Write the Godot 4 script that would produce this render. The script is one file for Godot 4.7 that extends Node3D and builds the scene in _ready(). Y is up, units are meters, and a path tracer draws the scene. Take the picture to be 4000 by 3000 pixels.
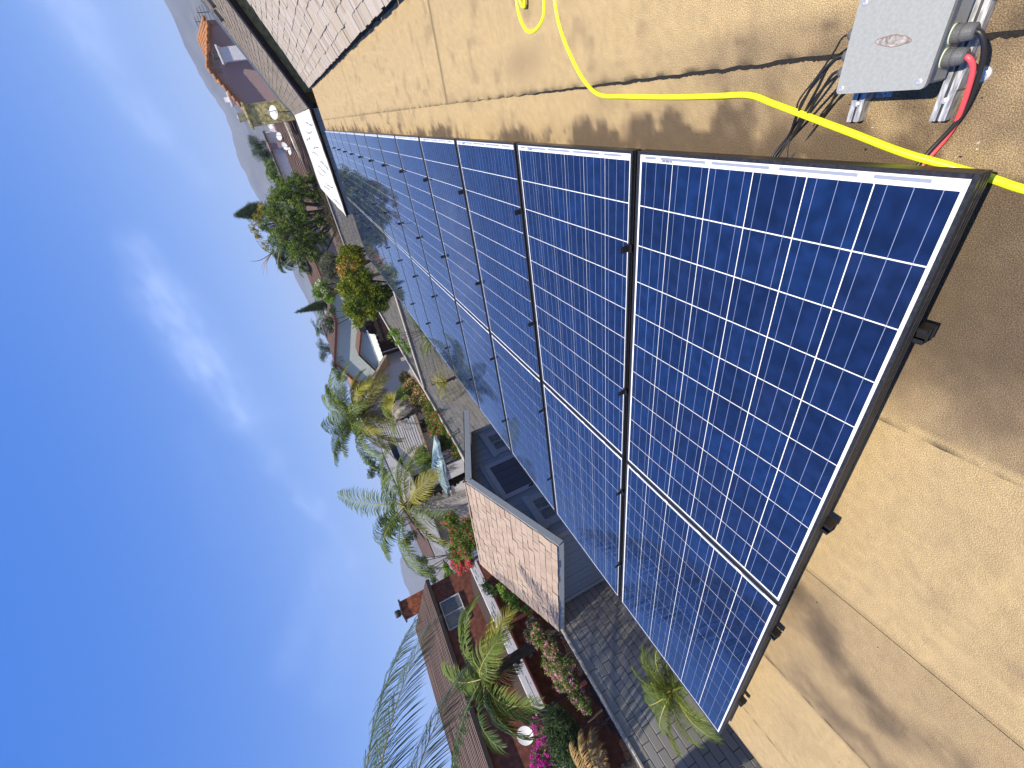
extends Node3D
# Flat roof with two rows of solar panels above a suburban back yard. x runs along the panel rows, y is up, -z is towards the yard.

var rng := RandomNumberGenerator.new()
var M := {}
var TX := {}
var used := {}

func numbered(called: String) -> String:
	var k: int = used.get(called, 0)
	used[called] = k + 1
	return called if k == 0 else "%s_%03d" % [called, k]

func lin(r: float, g: float, b: float) -> Color:
	return Color(r, g, b).linear_to_srgb()

func stepf(edge: float, x: float) -> float:
	return 1.0 if x >= edge else 0.0

func fnoise(freq: float, sd: int, octaves := 4, kind := FastNoiseLite.TYPE_SIMPLEX_SMOOTH) -> FastNoiseLite:
	var n := FastNoiseLite.new()
	n.noise_type = kind
	n.seed = sd
	n.frequency = freq
	n.fractal_octaves = octaves
	return n

func ntex(freq: float, lo: float, hi: float, sd: int, octaves := 4, size := 512, kind := FastNoiseLite.TYPE_SIMPLEX_SMOOTH, gain := 0.5) -> NoiseTexture2D:
	var t := NoiseTexture2D.new()
	t.width = size
	t.height = size
	t.seamless = true
	var n := fnoise(freq, sd, octaves, kind)
	n.fractal_gain = gain
	t.noise = n
	var g := Gradient.new()
	g.offsets = PackedFloat32Array([0.15, 0.85])
	g.colors = PackedColorArray([Color(lo, lo, lo), Color(hi, hi, hi)])
	t.color_ramp = g
	return t

func nnorm(freq: float, strength: float, sd: int, octaves := 3, size := 512, gain := 0.5) -> NoiseTexture2D:
	var t := NoiseTexture2D.new()
	t.width = size
	t.height = size
	t.seamless = true
	t.as_normal_map = true
	t.bump_strength = strength
	var n := fnoise(freq, sd, octaves)
	n.fractal_gain = gain
	t.noise = n
	return t

# a matt material; tex and nrm are names in TX, laid on in world space with one repeat every `size` metres
func mat(c: Color, rough := 0.85, tex := "", size := 1.0, nrm := "", nscale := 1.0, metal := 0.0, stretch := Vector3.ONE) -> StandardMaterial3D:
	var m := StandardMaterial3D.new()
	m.albedo_color = c
	m.roughness = rough
	m.metallic = metal
	if tex != "" or nrm != "":
		m.uv1_triplanar = true
		m.uv1_world_triplanar = true
		m.uv1_scale = stretch / size
	if tex != "":
		m.albedo_texture = TX[tex]
	if nrm != "":
		m.normal_enabled = true
		m.normal_texture = TX[nrm]
		m.normal_scale = nscale
	return m

func leafy(c: Color, back: Color, rough := 0.5, vert := true) -> StandardMaterial3D:
	var m := mat(c, rough)
	m.backlight_enabled = true
	m.backlight = back
	m.metallic_specular = 0.3
	m.vertex_color_use_as_albedo = vert
	m.cull_mode = BaseMaterial3D.CULL_DISABLED
	return m

# ---- shapes -------------------------------------------------------------
func mb(smooth := false) -> SurfaceTool:
	var s := SurfaceTool.new()
	s.begin(Mesh.PRIMITIVE_TRIANGLES)
	s.set_smooth_group(0 if smooth else -1)
	return s

func tri(s: SurfaceTool, a: Vector3, b: Vector3, c: Vector3, out: Vector3) -> void:
	if (c - a).cross(b - a).dot(out) >= 0.0:
		s.add_vertex(a); s.add_vertex(b); s.add_vertex(c)
	else:
		s.add_vertex(a); s.add_vertex(c); s.add_vertex(b)

func quad(s: SurfaceTool, a: Vector3, b: Vector3, c: Vector3, d: Vector3, out: Vector3) -> void:
	tri(s, a, b, c, out)
	tri(s, a, c, d, out)

func bxf(s: SurfaceTool, t: Transform3D, z: Vector3, b := 0.0) -> void:   # a box of size z about t, its edges chamfered by b
	var h := z * 0.5
	for ax in 3:
		var u := (ax + 1) % 3
		var v := (ax + 2) % 3
		for sg in [-1.0, 1.0]:
			var p: Array[Vector3] = []
			for k in [[-1, -1], [1, -1], [1, 1], [-1, 1]]:
				var q := Vector3.ZERO
				q[ax] = sg * h[ax]
				q[u] = k[0] * (h[u] - b)
				q[v] = k[1] * (h[v] - b)
				p.append(t * q)
			var n := Vector3.ZERO
			n[ax] = sg
			quad(s, p[0], p[1], p[2], p[3], t.basis * n)
	if b <= 0.0:
		return
	for ax in 3:
		var u := (ax + 1) % 3
		var v := (ax + 2) % 3
		for a in [-1.0, 1.0]:
			for c in [-1.0, 1.0]:
				var p: Array[Vector3] = []
				for k in [[0, -1], [0, 1], [1, 1], [1, -1]]:
					var q := Vector3.ZERO
					q[ax] = k[1] * (h[ax] - b)
					q[u] = a * (h[u] - (b if k[0] == 0 else 0.0))
					q[v] = c * (h[v] - (0.0 if k[0] == 0 else b))
					p.append(t * q)
				var n := Vector3.ZERO
				n[u] = a
				n[v] = c
				quad(s, p[0], p[1], p[2], p[3], t.basis * n)
	for a in [-1.0, 1.0]:
		for c in [-1.0, 1.0]:
			for e in [-1.0, 1.0]:
				tri(s, t * Vector3(a * h.x, c * (h.y - b), e * (h.z - b)), t * Vector3(a * (h.x - b), c * h.y, e * (h.z - b)), t * Vector3(a * (h.x - b), c * (h.y - b), e * h.z), t.basis * Vector3(a, c, e))

func bx(s: SurfaceTool, c: Vector3, z: Vector3, b := 0.0) -> void:
	bxf(s, Transform3D(Basis(), c), z, b)

func bx2(s: SurfaceTool, lo: Vector3, hi: Vector3, b := 0.0) -> void:
	bx(s, (lo + hi) * 0.5, (hi - lo).abs(), b)

# a bar between two points: width across (side), height along up
func bar(s: SurfaceTool, a: Vector3, c: Vector3, w: float, h: float, up := Vector3.UP, b := 0.0) -> void:
	var d := (c - a).normalized()
	var r := d.cross(up).normalized()
	var u := r.cross(d)
	bxf(s, Transform3D(Basis(r, u, -d), (a + c) * 0.5), Vector3(w, h, a.distance_to(c)), b)

func tube(s: SurfaceTool, pts: Array, r0: float, r1 := -1.0, n := 8, caps := true) -> void:
	if r1 < 0.0:
		r1 = r0
	var rings := []
	var up := Vector3(0.13, 1.0, 0.07).normalized()
	for i in pts.size():
		var d: Vector3 = (pts[min(i + 1, pts.size() - 1)] - pts[max(i - 1, 0)]).normalized()
		var x := up.cross(d)
		if x.length() < 0.05:
			x = Vector3.RIGHT.cross(d)
		x = x.normalized()
		up = d.cross(x)
		var r: float = lerp(r0, r1, float(i) / max(1, pts.size() - 1))
		var ring := []
		for k in n:
			var a := TAU * k / n
			ring.append(pts[i] + (x * cos(a) + up * sin(a)) * r)
		rings.append(ring)
	for i in pts.size() - 1:
		for k in n:
			var k2 := (k + 1) % n
			quad(s, rings[i][k], rings[i][k2], rings[i + 1][k2], rings[i + 1][k], rings[i][k] - pts[i])
	if caps:
		var e := pts.size() - 1
		var d0: Vector3 = pts[0] - pts[1]
		var d1: Vector3 = pts[e] - pts[e - 1]
		for k in range(1, n - 1):
			tri(s, rings[0][0], rings[0][k], rings[0][k + 1], d0)
			tri(s, rings[e][0], rings[e][k], rings[e][k + 1], d1)

func smooth_path(pts: Array, per := 8) -> Array:
	var o := []
	for i in pts.size() - 1:
		var p0: Vector3 = pts[max(i - 1, 0)]
		var p3: Vector3 = pts[min(i + 2, pts.size() - 1)]
		for k in per:
			o.append((pts[i] as Vector3).cubic_interpolate(pts[i + 1], p0, p3, float(k) / per))
	o.append(pts[-1])
	return o

# profile of (radius, height) turned about the local y axis of t
func lathe(s: SurfaceTool, t: Transform3D, prof: Array, n := 20) -> void:
	for i in prof.size() - 1:
		var a: Vector2 = prof[i]
		var b: Vector2 = prof[i + 1]
		var nr := Vector2(b.y - a.y, -(b.x - a.x))
		for k in n:
			var u := TAU * k / n
			var v := TAU * (k + 1) / n
			var um := (u + v) * 0.5
			var out := t.basis * Vector3(nr.x * cos(um), nr.y, nr.x * sin(um))
			var pa := t * Vector3(a.x * cos(u), a.y, a.x * sin(u))
			var pb := t * Vector3(a.x * cos(v), a.y, a.x * sin(v))
			var pc := t * Vector3(b.x * cos(v), b.y, b.x * sin(v))
			var pd := t * Vector3(b.x * cos(u), b.y, b.x * sin(u))
			if a.x > 1e-5:
				tri(s, pa, pb, pc, out)
			if b.x > 1e-5:
				tri(s, pa, pc, pd, out)

# polygon in the local xy plane of t, drawn out from z = 0 to z = d
func extrude(s: SurfaceTool, t: Transform3D, poly: PackedVector2Array, d: float) -> void:
	var ix := Geometry2D.triangulate_polygon(poly)
	for k in range(0, ix.size(), 3):
		for e in [[0.0, -1.0], [d, 1.0]]:
			tri(s, t * Vector3(poly[ix[k]].x, poly[ix[k]].y, e[0]), t * Vector3(poly[ix[k + 1]].x, poly[ix[k + 1]].y, e[0]), t * Vector3(poly[ix[k + 2]].x, poly[ix[k + 2]].y, e[0]), t.basis * Vector3(0, 0, e[1] * sign(d)))
	var ccw := not Geometry2D.is_polygon_clockwise(poly)
	for i in poly.size():
		var a := poly[i]
		var b := poly[(i + 1) % poly.size()]
		var nr := Vector2(b.y - a.y, a.x - b.x) * (1.0 if ccw else -1.0)
		quad(s, t * Vector3(a.x, a.y, 0), t * Vector3(b.x, b.y, 0), t * Vector3(b.x, b.y, d), t * Vector3(a.x, a.y, d), t.basis * Vector3(nr.x, nr.y, 0))

# ---- objects ------------------------------------------------------------
func mesh_of(s: SurfaceTool, m: Material) -> ArrayMesh:
	s.generate_normals()
	var a := s.commit()
	a.surface_set_material(0, m)
	return a

func obj(called: String, s: SurfaceTool, m: Material, parent: Node3D = self) -> MeshInstance3D:
	return put(called, mesh_of(s, m), parent)

func put(called: String, a: Mesh, parent: Node3D = self, at := Transform3D()) -> MeshInstance3D:
	var o := MeshInstance3D.new()
	o.mesh = a
	o.transform = at
	o.name = numbered(called) if parent == self else called
	parent.add_child(o, true)
	return o

func thing(called: String, label: String, category: String, at := Vector3.ZERO, turn := 0.0, group := "") -> Node3D:
	var o := Node3D.new()
	o.name = numbered(called)
	add_child(o, true)
	o.position = at
	o.rotation.y = turn
	tag(o, label, category, group)
	return o

func tag(o: Node3D, label: String, category: String, group := "") -> void:
	o.set_meta("label", label)
	o.set_meta("category", category)
	if group != "":
		o.set_meta("group", group)

func struct(o: Node3D) -> Node3D:
	o.set_meta("kind", "structure")
	return o

func stuff(o: Node3D) -> Node3D:
	o.set_meta("kind", "stuff")
	return o

func copy(o: Node3D, label: String, at: Vector3, turn := 0.0) -> Node3D:
	var r: Node3D = o.duplicate()
	r.name = numbered(String(o.name).rstrip("_0123456789"))
	add_child(r, true)
	r.position = at
	r.rotation.y = turn
	r.set_meta("label", label)
	return r

const CAM := Vector3(-0.4311, 1.1895, 0.2842)
const GROUND := -3.0

func _ready() -> void:
	# camera, sky, sun and exposure
	var cam := Camera3D.new()
	cam.name = "camera"
	add_child(cam)
	cam.transform = Transform3D(Basis(Vector3(-0.438534, -0.889322, -0.129591), Vector3(0.470621, -0.350088, 0.80991), Vector3(-0.765639, 0.294185, 0.57206)).orthonormalized(), CAM)
	cam.fov = 85.1
	cam.near = 0.05
	cam.far = 9000.0
	cam.current = true

	var sky_mat := ProceduralSkyMaterial.new()
	sky_mat.sky_top_color = lin(0.022, 0.125, 0.47)
	sky_mat.sky_horizon_color = lin(0.27, 0.425, 0.70)
	sky_mat.sky_curve = 0.16
	sky_mat.ground_bottom_color = lin(0.2, 0.2, 0.19)
	sky_mat.ground_horizon_color = lin(0.33, 0.38, 0.45)
	sky_mat.sun_angle_max = 25.0
	sky_mat.sky_cover = cirrus()
	sky_mat.sky_cover_modulate = Color(1, 1, 1)
	var sky := Sky.new()
	sky.sky_material = sky_mat
	var env := Environment.new()
	env.background_mode = Environment.BG_SKY
	env.sky = sky
	env.background_energy_multiplier = 1.0
	env.tonemap_mode = Environment.TONE_MAPPER_LINEAR
	env.tonemap_exposure = 1.68
	env.sdfgi_enabled = true
	env.ssao_enabled = true
	env.ssil_enabled = true
	env.fog_enabled = true
	env.fog_density = 0.0003
	env.fog_light_color = lin(0.62, 0.7, 0.86)
	var we := WorldEnvironment.new()
	we.name = "world_environment"
	we.environment = env
	add_child(we)

	var sun := DirectionalLight3D.new()
	sun.name = "sun"
	sun.light_color = Color(1.0, 0.955, 0.88)
	sun.light_energy = 1.45
	sun.light_angular_distance = 0.5
	sun.shadow_enabled = true
	add_child(sun)
	sun.look_at_from_position(Vector3(-0.22, 1.0, 0.25), Vector3.ZERO, Vector3.RIGHT)

	rng.seed = 7
	textures()
	materials()
	terrain()
	flat_roof()
	pitched_roof()
	garden_walls()
	shed()
	neighbour_house()
	far_houses()
	mint_house()
	middle_houses()
	red_house()
	for i in 13:
		panel(0, i)
		panel(1, i)
	mounting()
	combiner()
	hose()
	plants()
	small_things()

# thin cirrus: long soft streaks with a torn edge, and faint veils all round
func cirrus() -> ImageTexture:
	var w := 1536
	var h := 768
	var data := PackedByteArray()
	data.resize(w * h * 4)
	data.fill(255)
	var fine := fnoise(0.16, 5, 5)
	var broad := fnoise(0.022, 9, 4)
	var streaks := [   # azimuth and elevation of both ends, half width, strength
		[11.5, 11.2, 2.5, 10.4, 1.5, 0.30], [2.5, 10.4, -3.0, 8.4, 1.0, 0.16], [14, 11.6, 9, 11.1, 2.0, 0.28],
		[-9.0, 16.4, -15.0, 16.8, 1.5, 0.42], [-14.0, 16.6, -21.0, 16.2, 2.0, 0.46], [-20.0, 16.2, -27.5, 15.2, 1.7, 0.38], [-27.0, 15.2, -34.0, 13.6, 1.3, 0.24],
		[-16.0, 14.2, -28.0, 12.6, 1.6, 0.14], [-36.0, 13.9, -41.0, 11.4, 0.9, 0.15], [-40.5, 12.8, -43.0, 11.9, 0.5, 0.30], [-43.0, 10.9, -49.0, 9.6, 0.9, 0.16],
		[-49.0, 13.0, -56.0, 18.0, 1.6, 0.16], [-52.0, 11.5, -60.0, 15.0, 2.0, 0.13], [-30.0, 20.0, -40.0, 21.0, 1.5, 0.06],
		[30, 14, 55, 20, 2.0, 0.3], [80, 20, 110, 24, 2.5, 0.3], [140, 16, 170, 19, 2.0, 0.3], [-100, 14, -130, 18, 2.0, 0.3], [-160, 18, -175, 21, 2.0, 0.25]]
	for y in h:
		var el := 90.0 - (y + 0.5) / h * 180.0
		for x in w:
			var i := (y * w + x) * 4
			if el < 0.0 or el > 62.0:
				data[i + 3] = 0
				continue
			var az := (x + 0.5) / w * 360.0 - 90.0
			if az > 180.0:
				az -= 360.0
			var a := 0.0
			var n := -9.0
			for k in streaks:
				if el < min(k[1], k[3]) - 3.2 * k[4] or el > max(k[1], k[3]) + 3.2 * k[4]:
					continue
				var p := Vector2(k[0], k[1])
				var q := Vector2(k[2], k[3])
				var v := q - p
				var t := clampf((Vector2(az, el) - p).dot(v) / v.length_squared(), -0.12, 1.12)
				var dd: float = (Vector2(az, el) - p - v * t).length() / k[4]
				if dd > 3.2:
					continue
				if n < -5.0:
					n = fine.get_noise_2d(az * 2.2 + el * 1.2, el * 6.5 - az * 1.1) * 0.9 + broad.get_noise_2d(az * 4.0, el * 14.0) * 0.7
				a += k[5] * exp(-dd * dd * 0.9) * clampf(0.85 + n * 0.5, 0.0, 1.4) * 0.17
			data[i + 3] = int(clampf(a, 0.0, 0.8) * 255.0)
	return ImageTexture.create_from_image(Image.create_from_data(w, h, false, Image.FORMAT_RGBA8, data))

func textures() -> void:
	TX.grain = ntex(0.09, 0.62, 1.0, 3, 3)            # fine speckle
	TX.granule = ntex(0.30, 0.5, 1.0, 4, 2, 1024)     # mineral granules of roll roofing
	TX.mottle = ntex(0.012, 0.72, 1.0, 11, 5)          # broad cloudy tone
	TX.blotch = ntex(0.006, 0.55, 1.0, 12, 6, 512, FastNoiseLite.TYPE_SIMPLEX_SMOOTH, 0.65)
	TX.faint = ntex(0.02, 0.93, 1.0, 13, 5)
	TX.streak = ntex(0.03, 0.6, 1.0, 21, 4)
	TX.crystal = ntex(0.014, 0.78, 1.0, 31, 3)
	TX.n_grain = nnorm(0.22, 3.0, 41, 2)
	TX.n_rough = nnorm(0.05, 5.0, 42, 4)
	TX.n_granule = nnorm(0.33, 5.0, 43, 2, 1024)
	TX.n_soft = nnorm(0.012, 3.0, 44, 3)

func materials() -> void:
	M.granule = mat(lin(1.0, 1.0, 1.0), 0.95, "granule", 0.9, "n_granule", 0.7)
	M.granule.vertex_color_use_as_albedo = true
	M.tar = mat(lin(0.02, 0.017, 0.015), 0.95, "grain", 0.3, "n_rough", 0.8)
	M.cell = []
	for k in 5:
		var c: Color = [lin(0.0065, 0.019, 0.078), lin(0.0075, 0.023, 0.092), lin(0.006, 0.017, 0.070), lin(0.008, 0.020, 0.078), lin(0.007, 0.024, 0.098)][k]
		var m := mat(c, 0.5, "crystal", 0.55)
		m.metallic_specular = 0.05
		m.uv1_offset = Vector3(0.37 * k, 0.21 * k, 0.53 * k)
		M.cell.append(m)
	M.backsheet = mat(lin(0.82, 0.82, 0.81), 0.6)
	M.ribbon = mat(lin(0.33, 0.36, 0.42), 0.45, "", 1.0, "", 1.0, 0.3)
	M.busbar = mat(lin(0.28, 0.34, 0.50), 0.5, "", 1.0, "", 1.0, 0.2)
	var g := StandardMaterial3D.new()
	g.transparency = BaseMaterial3D.TRANSPARENCY_ALPHA
	g.albedo_color = Color(0.5, 0.55, 0.6, 0.008)
	g.roughness = 0.03
	g.metallic_specular = 0.6
	M.solar_glass = g
	var wg := g.duplicate()
	wg.albedo_color = Color(0.5, 0.55, 0.57, 0.05)
	M.pane = wg
	M.black_frame = mat(lin(0.030, 0.031, 0.035), 0.36, "grain", 0.6, "", 1.0, 0.0)
	M.black_metal = mat(lin(0.012, 0.012, 0.013), 0.35)
	M.bare_metal = mat(lin(0.62, 0.64, 0.67), 0.42, "streak", 0.15, "", 1.0, 0.30, Vector3(1, 1, 0.2))
	M.steel = mat(lin(0.58, 0.58, 0.57), 0.35, "", 1.0, "", 1.0, 0.6)
	M.box_grey = mat(lin(0.29, 0.305, 0.29), 0.6, "faint", 0.10)
	M.gland = mat(lin(0.16, 0.165, 0.17), 0.6, "grain", 0.1)
	M.gland_ring = mat(lin(0.55, 0.60, 0.42), 0.6)
	M.residue = mat(lin(0.46, 0.42, 0.39), 0.9, "blotch", 0.05, "n_rough", 1.0)
	M.residue_edge = mat(lin(0.38, 0.22, 0.20), 0.9, "blotch", 0.04)
	M.hose = mat(lin(0.82, 0.90, 0.02), 0.38)
	M.wire_black = mat(lin(0.018, 0.018, 0.02), 0.42)
	M.wire_red = mat(lin(0.80, 0.085, 0.10), 0.42)
	M.soil = mat(lin(0.19, 0.145, 0.10), 0.95, "blotch", 2.5, "n_rough", 1.0)
	M.mountain = mat(lin(0.11, 0.115, 0.105), 1.0, "blotch", 900.0)
	M.block = []
	for k in 4:
		M.block.append(mat([lin(0.50, 0.49, 0.455), lin(0.54, 0.525, 0.485), lin(0.46, 0.455, 0.43), lin(0.51, 0.485, 0.43)][k], 0.95, "grain", 0.35, "n_grain", 0.7))
	M.mortar = mat(lin(0.15, 0.145, 0.13), 0.95, "grain", 0.3)
	M.cap = mat(lin(0.62, 0.57, 0.48), 0.9, "grain", 0.4, "n_grain", 0.6)
	M.shed_siding = mat(lin(0.25, 0.30, 0.34), 0.75, "faint", 0.9)
	M.shed_trim = mat(lin(0.33, 0.37, 0.40), 0.7, "faint", 0.7)
	M.shed_door = mat(lin(0.075, 0.085, 0.11), 0.7, "faint", 0.8)
	M.shed_shingle = []
	for k in 4:
		M.shed_shingle.append(mat([lin(0.52, 0.40, 0.315), lin(0.56, 0.435, 0.345), lin(0.48, 0.365, 0.285), lin(0.54, 0.425, 0.335)][k], 0.95, "grain", 0.12, "n_grain", 0.8))
	M.shingle_dark = mat(lin(0.10, 0.075, 0.06), 0.95, "grain", 0.2)
	M.roof_shingle = []
	for k in 5:
		M.roof_shingle.append(mat([lin(0.60, 0.52, 0.42), lin(0.64, 0.56, 0.46), lin(0.55, 0.46, 0.36), lin(0.62, 0.52, 0.40), lin(0.67, 0.59, 0.50)][k], 0.95, "grain", 0.15, "n_grain", 0.6))
	M.nb_shingle = []
	for k in 4:
		M.nb_shingle.append(mat([lin(0.33, 0.275, 0.21), lin(0.37, 0.31, 0.24), lin(0.29, 0.24, 0.185), lin(0.35, 0.285, 0.21)][k], 0.95, "grain", 0.4, "n_grain", 0.7))
	M.fascia_dark = mat(lin(0.03, 0.022, 0.018), 0.8, "grain", 0.3)
	M.olive = mat(lin(0.34, 0.32, 0.17), 0.92, "mottle", 1.4, "n_grain", 0.5)
	M.white_coat = mat(lin(0.55, 0.56, 0.55), 0.7, "faint", 3.0, "n_soft", 0.2)
	M.crack = mat(lin(0.20, 0.19, 0.18), 0.9, "grain", 0.3)
	M.greyblue = mat(lin(0.36, 0.43, 0.46), 0.8, "faint", 1.2)
	M.yellow_stucco = mat(lin(0.62, 0.54, 0.25), 0.92, "blotch", 1.0, "n_rough", 0.6)
	M.pink_stucco = mat(lin(0.42, 0.30, 0.275), 0.93, "faint", 2.0, "n_grain", 0.5)
	M.white_stucco = mat(lin(0.78, 0.78, 0.77), 0.9, "faint", 2.0, "n_grain", 0.4)
	M.mint = mat(lin(0.60, 0.66, 0.56), 0.92, "faint", 2.4, "n_grain", 0.5)
	M.cream = mat(lin(0.68, 0.55, 0.40), 0.85, "mottle", 1.5)
	M.tan = mat(lin(0.58, 0.44, 0.30), 0.9, "mottle", 1.8, "n_grain", 0.4)
	M.beige = mat(lin(0.64, 0.61, 0.54), 0.92, "faint", 1.8, "n_grain", 0.4)
	M.dark_red = mat(lin(0.25, 0.080, 0.045), 0.93, "mottle", 2.2, "n_grain", 0.6)
	M.brick_red = mat(lin(0.42, 0.12, 0.045), 0.92, "blotch", 1.2, "n_grain", 0.5)
	M.brown_shake = mat(lin(0.20, 0.135, 0.11), 0.95, "streak", 0.5, "n_grain", 0.8)
	M.grey_shake = mat(lin(0.30, 0.30, 0.31), 0.95, "grain", 0.5, "n_grain", 0.9)
	M.brown_roof = mat(lin(0.17, 0.105, 0.08), 0.95, "grain", 0.5, "n_grain", 0.8)
	M.clay = mat(lin(0.56, 0.25, 0.10), 0.85, "blotch", 0.8)
	M.chipped_white = mat(lin(0.80, 0.79, 0.78), 0.8, "faint", 1.0)
	M.flake = mat(lin(0.10, 0.085, 0.075), 0.9)
	M.white_paint = mat(lin(0.78, 0.78, 0.77), 0.5, "mottle", 1.2)
	M.rust_paint = mat(lin(0.16, 0.035, 0.025), 0.7, "grain", 0.4)
	M.dark_wood = mat(lin(0.055, 0.03, 0.022), 0.85, "streak", 0.5, "n_rough", 0.5, 0.0, Vector3(1, 0.15, 1))
	M.red_wood = mat(lin(0.10, 0.04, 0.026), 0.8, "streak", 0.5, "n_rough", 0.5, 0.0, Vector3(1, 0.15, 1))
	M.dark = mat(lin(0.012, 0.012, 0.013), 0.8)
	M.curtain = mat(lin(0.30, 0.33, 0.33), 0.9, "streak", 0.4, "", 1.0, 0.0, Vector3(1, 0.1, 1))
	M.dish = mat(lin(0.48, 0.49, 0.48), 0.45)
	M.dark_grey = mat(lin(0.05, 0.05, 0.055), 0.6)
	M.blue_metal = mat(lin(0.30, 0.40, 0.50), 0.35, "streak", 0.6)
	M.canvas = mat(lin(0.38, 0.53, 0.56), 0.85, "mottle", 0.7)
	M.bark = mat(lin(0.11, 0.085, 0.065), 0.95, "streak", 0.4, "n_rough", 1.2, 0.0, Vector3(1, 0.2, 1))
	M.palm_bark = mat(lin(0.13, 0.105, 0.08), 0.95, "streak", 0.25, "n_rough", 1.4, 0.0, Vector3(0.3, 1.4, 0.3))
	M.grey_twig = mat(lin(0.32, 0.28, 0.24), 0.9)
	M.leaf = leafy(lin(1, 1, 1), Color(0.28, 0.34, 0.07), 0.42)
	M.petal = leafy(lin(1, 1, 1), Color(0.5, 0.4, 0.4), 0.6)
	M.frond_green = leafy(lin(0.085, 0.125, 0.020), Color(0.26, 0.32, 0.05), 0.55, false)
	M.frond_yellow = leafy(lin(0.23, 0.22, 0.030), Color(0.32, 0.28, 0.05), 0.55, false)
	M.frond_dark = leafy(lin(0.04, 0.07, 0.018), Color(0.2, 0.26, 0.05), 0.5, false)
	M.frond_blue = leafy(lin(0.075, 0.115, 0.085), Color(0.3, 0.35, 0.2), 0.38, false)
	M.frond_dry = leafy(lin(0.40, 0.36, 0.31), Color(0.3, 0.25, 0.2), 0.7, false)
	M.rachis = mat(lin(0.30, 0.27, 0.07), 0.5)
	M.thatch = leafy(lin(0.34, 0.22, 0.09), Color(0.3, 0.2, 0.1), 0.7, false)

# ---- ground and hills -----------------------------------------------------
func terrain() -> void:
	var s := mb(true)
	var r := [0.0, 30.0, 90.0, 300.0, 800.0, 1800.0, 3400.0]
	for i in r.size() - 1:
		for k in 48:
			var a := TAU * k / 48
			var b := TAU * (k + 1) / 48
			var f := func(q: float, rr: float) -> Vector3: return Vector3(10.0 + rr * cos(q), GROUND - clampf((rr - 300.0) * 0.004, 0.0, 12.0), -6.0 + rr * sin(q))
			quad(s, f.call(a, r[i]), f.call(b, r[i]), f.call(b, r[i + 1]), f.call(a, r[i + 1]), Vector3.UP)
	var g := obj("ground", s, M.soil)
	struct(g)
	# two ranges of hills, each a ridge with real slopes before and behind it
	hill_range("mountains", 2300.0, [-100, 3.2, -75, 4.2, -60, 4.9, -56, 5.0, -53.6, 5.1, -52.2, 4.75, -50.5, 3.2, -46, 2.6, -38, 3.0, -30, 2.9, -24, 3.2, -20.5, 3.45, -17.5, 3.65, -15, 3.85, -13.0, 3.8, -9, 4.0, -6.5, 4.1, -4.3, 4.3, -2.4, 4.35, -1.0, 4.2, 0.2, 3.85, 1.6, 3.75, 2.6, 3.95, 4, 4.25, 5.1, 4.4, 6.5, 4.5, 8.1, 4.5, 10, 4.4, 14, 4.9, 22, 5.6, 35, 4.6, 50, 3.4], 3)
	hill_range("foothills", 1500.0, [-100, 1.4, -70, 2.0, -58, 2.6, -50, 1.8, -40, 1.2, -22, 1.7, -15, 2.2, -8, 2.3, 0, 2.4, 6, 3.0, 12, 2.6, 30, 2.0, 50, 1.6], 8)

func hill_range(called: String, dist: float, ridge: Array, sd: int) -> void:
	var s := mb(true)
	var n := fnoise(0.22, sd, 4)
	var rows := []
	var steps := 300
	for i in steps + 1:
		var az: float = lerp(ridge[0] as float, ridge[-2] as float, float(i) / steps)
		var k := 0
		while k < ridge.size() - 4 and az > ridge[k + 2]:
			k += 2
		var t: float = smoothstep(0.0, 1.0, (az - ridge[k]) / (ridge[k + 2] - ridge[k])) * 0.5 + 0.5 * (az - ridge[k]) / (ridge[k + 2] - ridge[k])
		var el: float = lerp(ridge[k + 1] as float, ridge[k + 3] as float, t) + n.get_noise_1d(az * 3.0) * 0.16
		var top := dist * tan(deg_to_rad(el)) + 1.2
		var row := []
		for j in 9:
			var u := (j - 4) / 4.0
			var d := dist + u * dist * 0.22
			var hh := top * (1.0 - absf(u) * 0.95) + n.get_noise_2d(az * 5.0, u * 9.0) * top * 0.10 * (1.0 - absf(u)) * absf(sign(u))
			row.append(Vector3(CAM.x + d * cos(deg_to_rad(az)), hh - absf(u) * 22.0, CAM.z + d * sin(deg_to_rad(az))))
		rows.append(row)
	for i in steps:
		for j in 8:
			quad(s, rows[i][j], rows[i + 1][j], rows[i + 1][j + 1], rows[i][j + 1], Vector3.UP)
	struct(obj(called, s, M.mountain))

# ---- the flat roof: strips of roll roofing, each lapped over the one below --
const ROOF := -0.13

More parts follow.
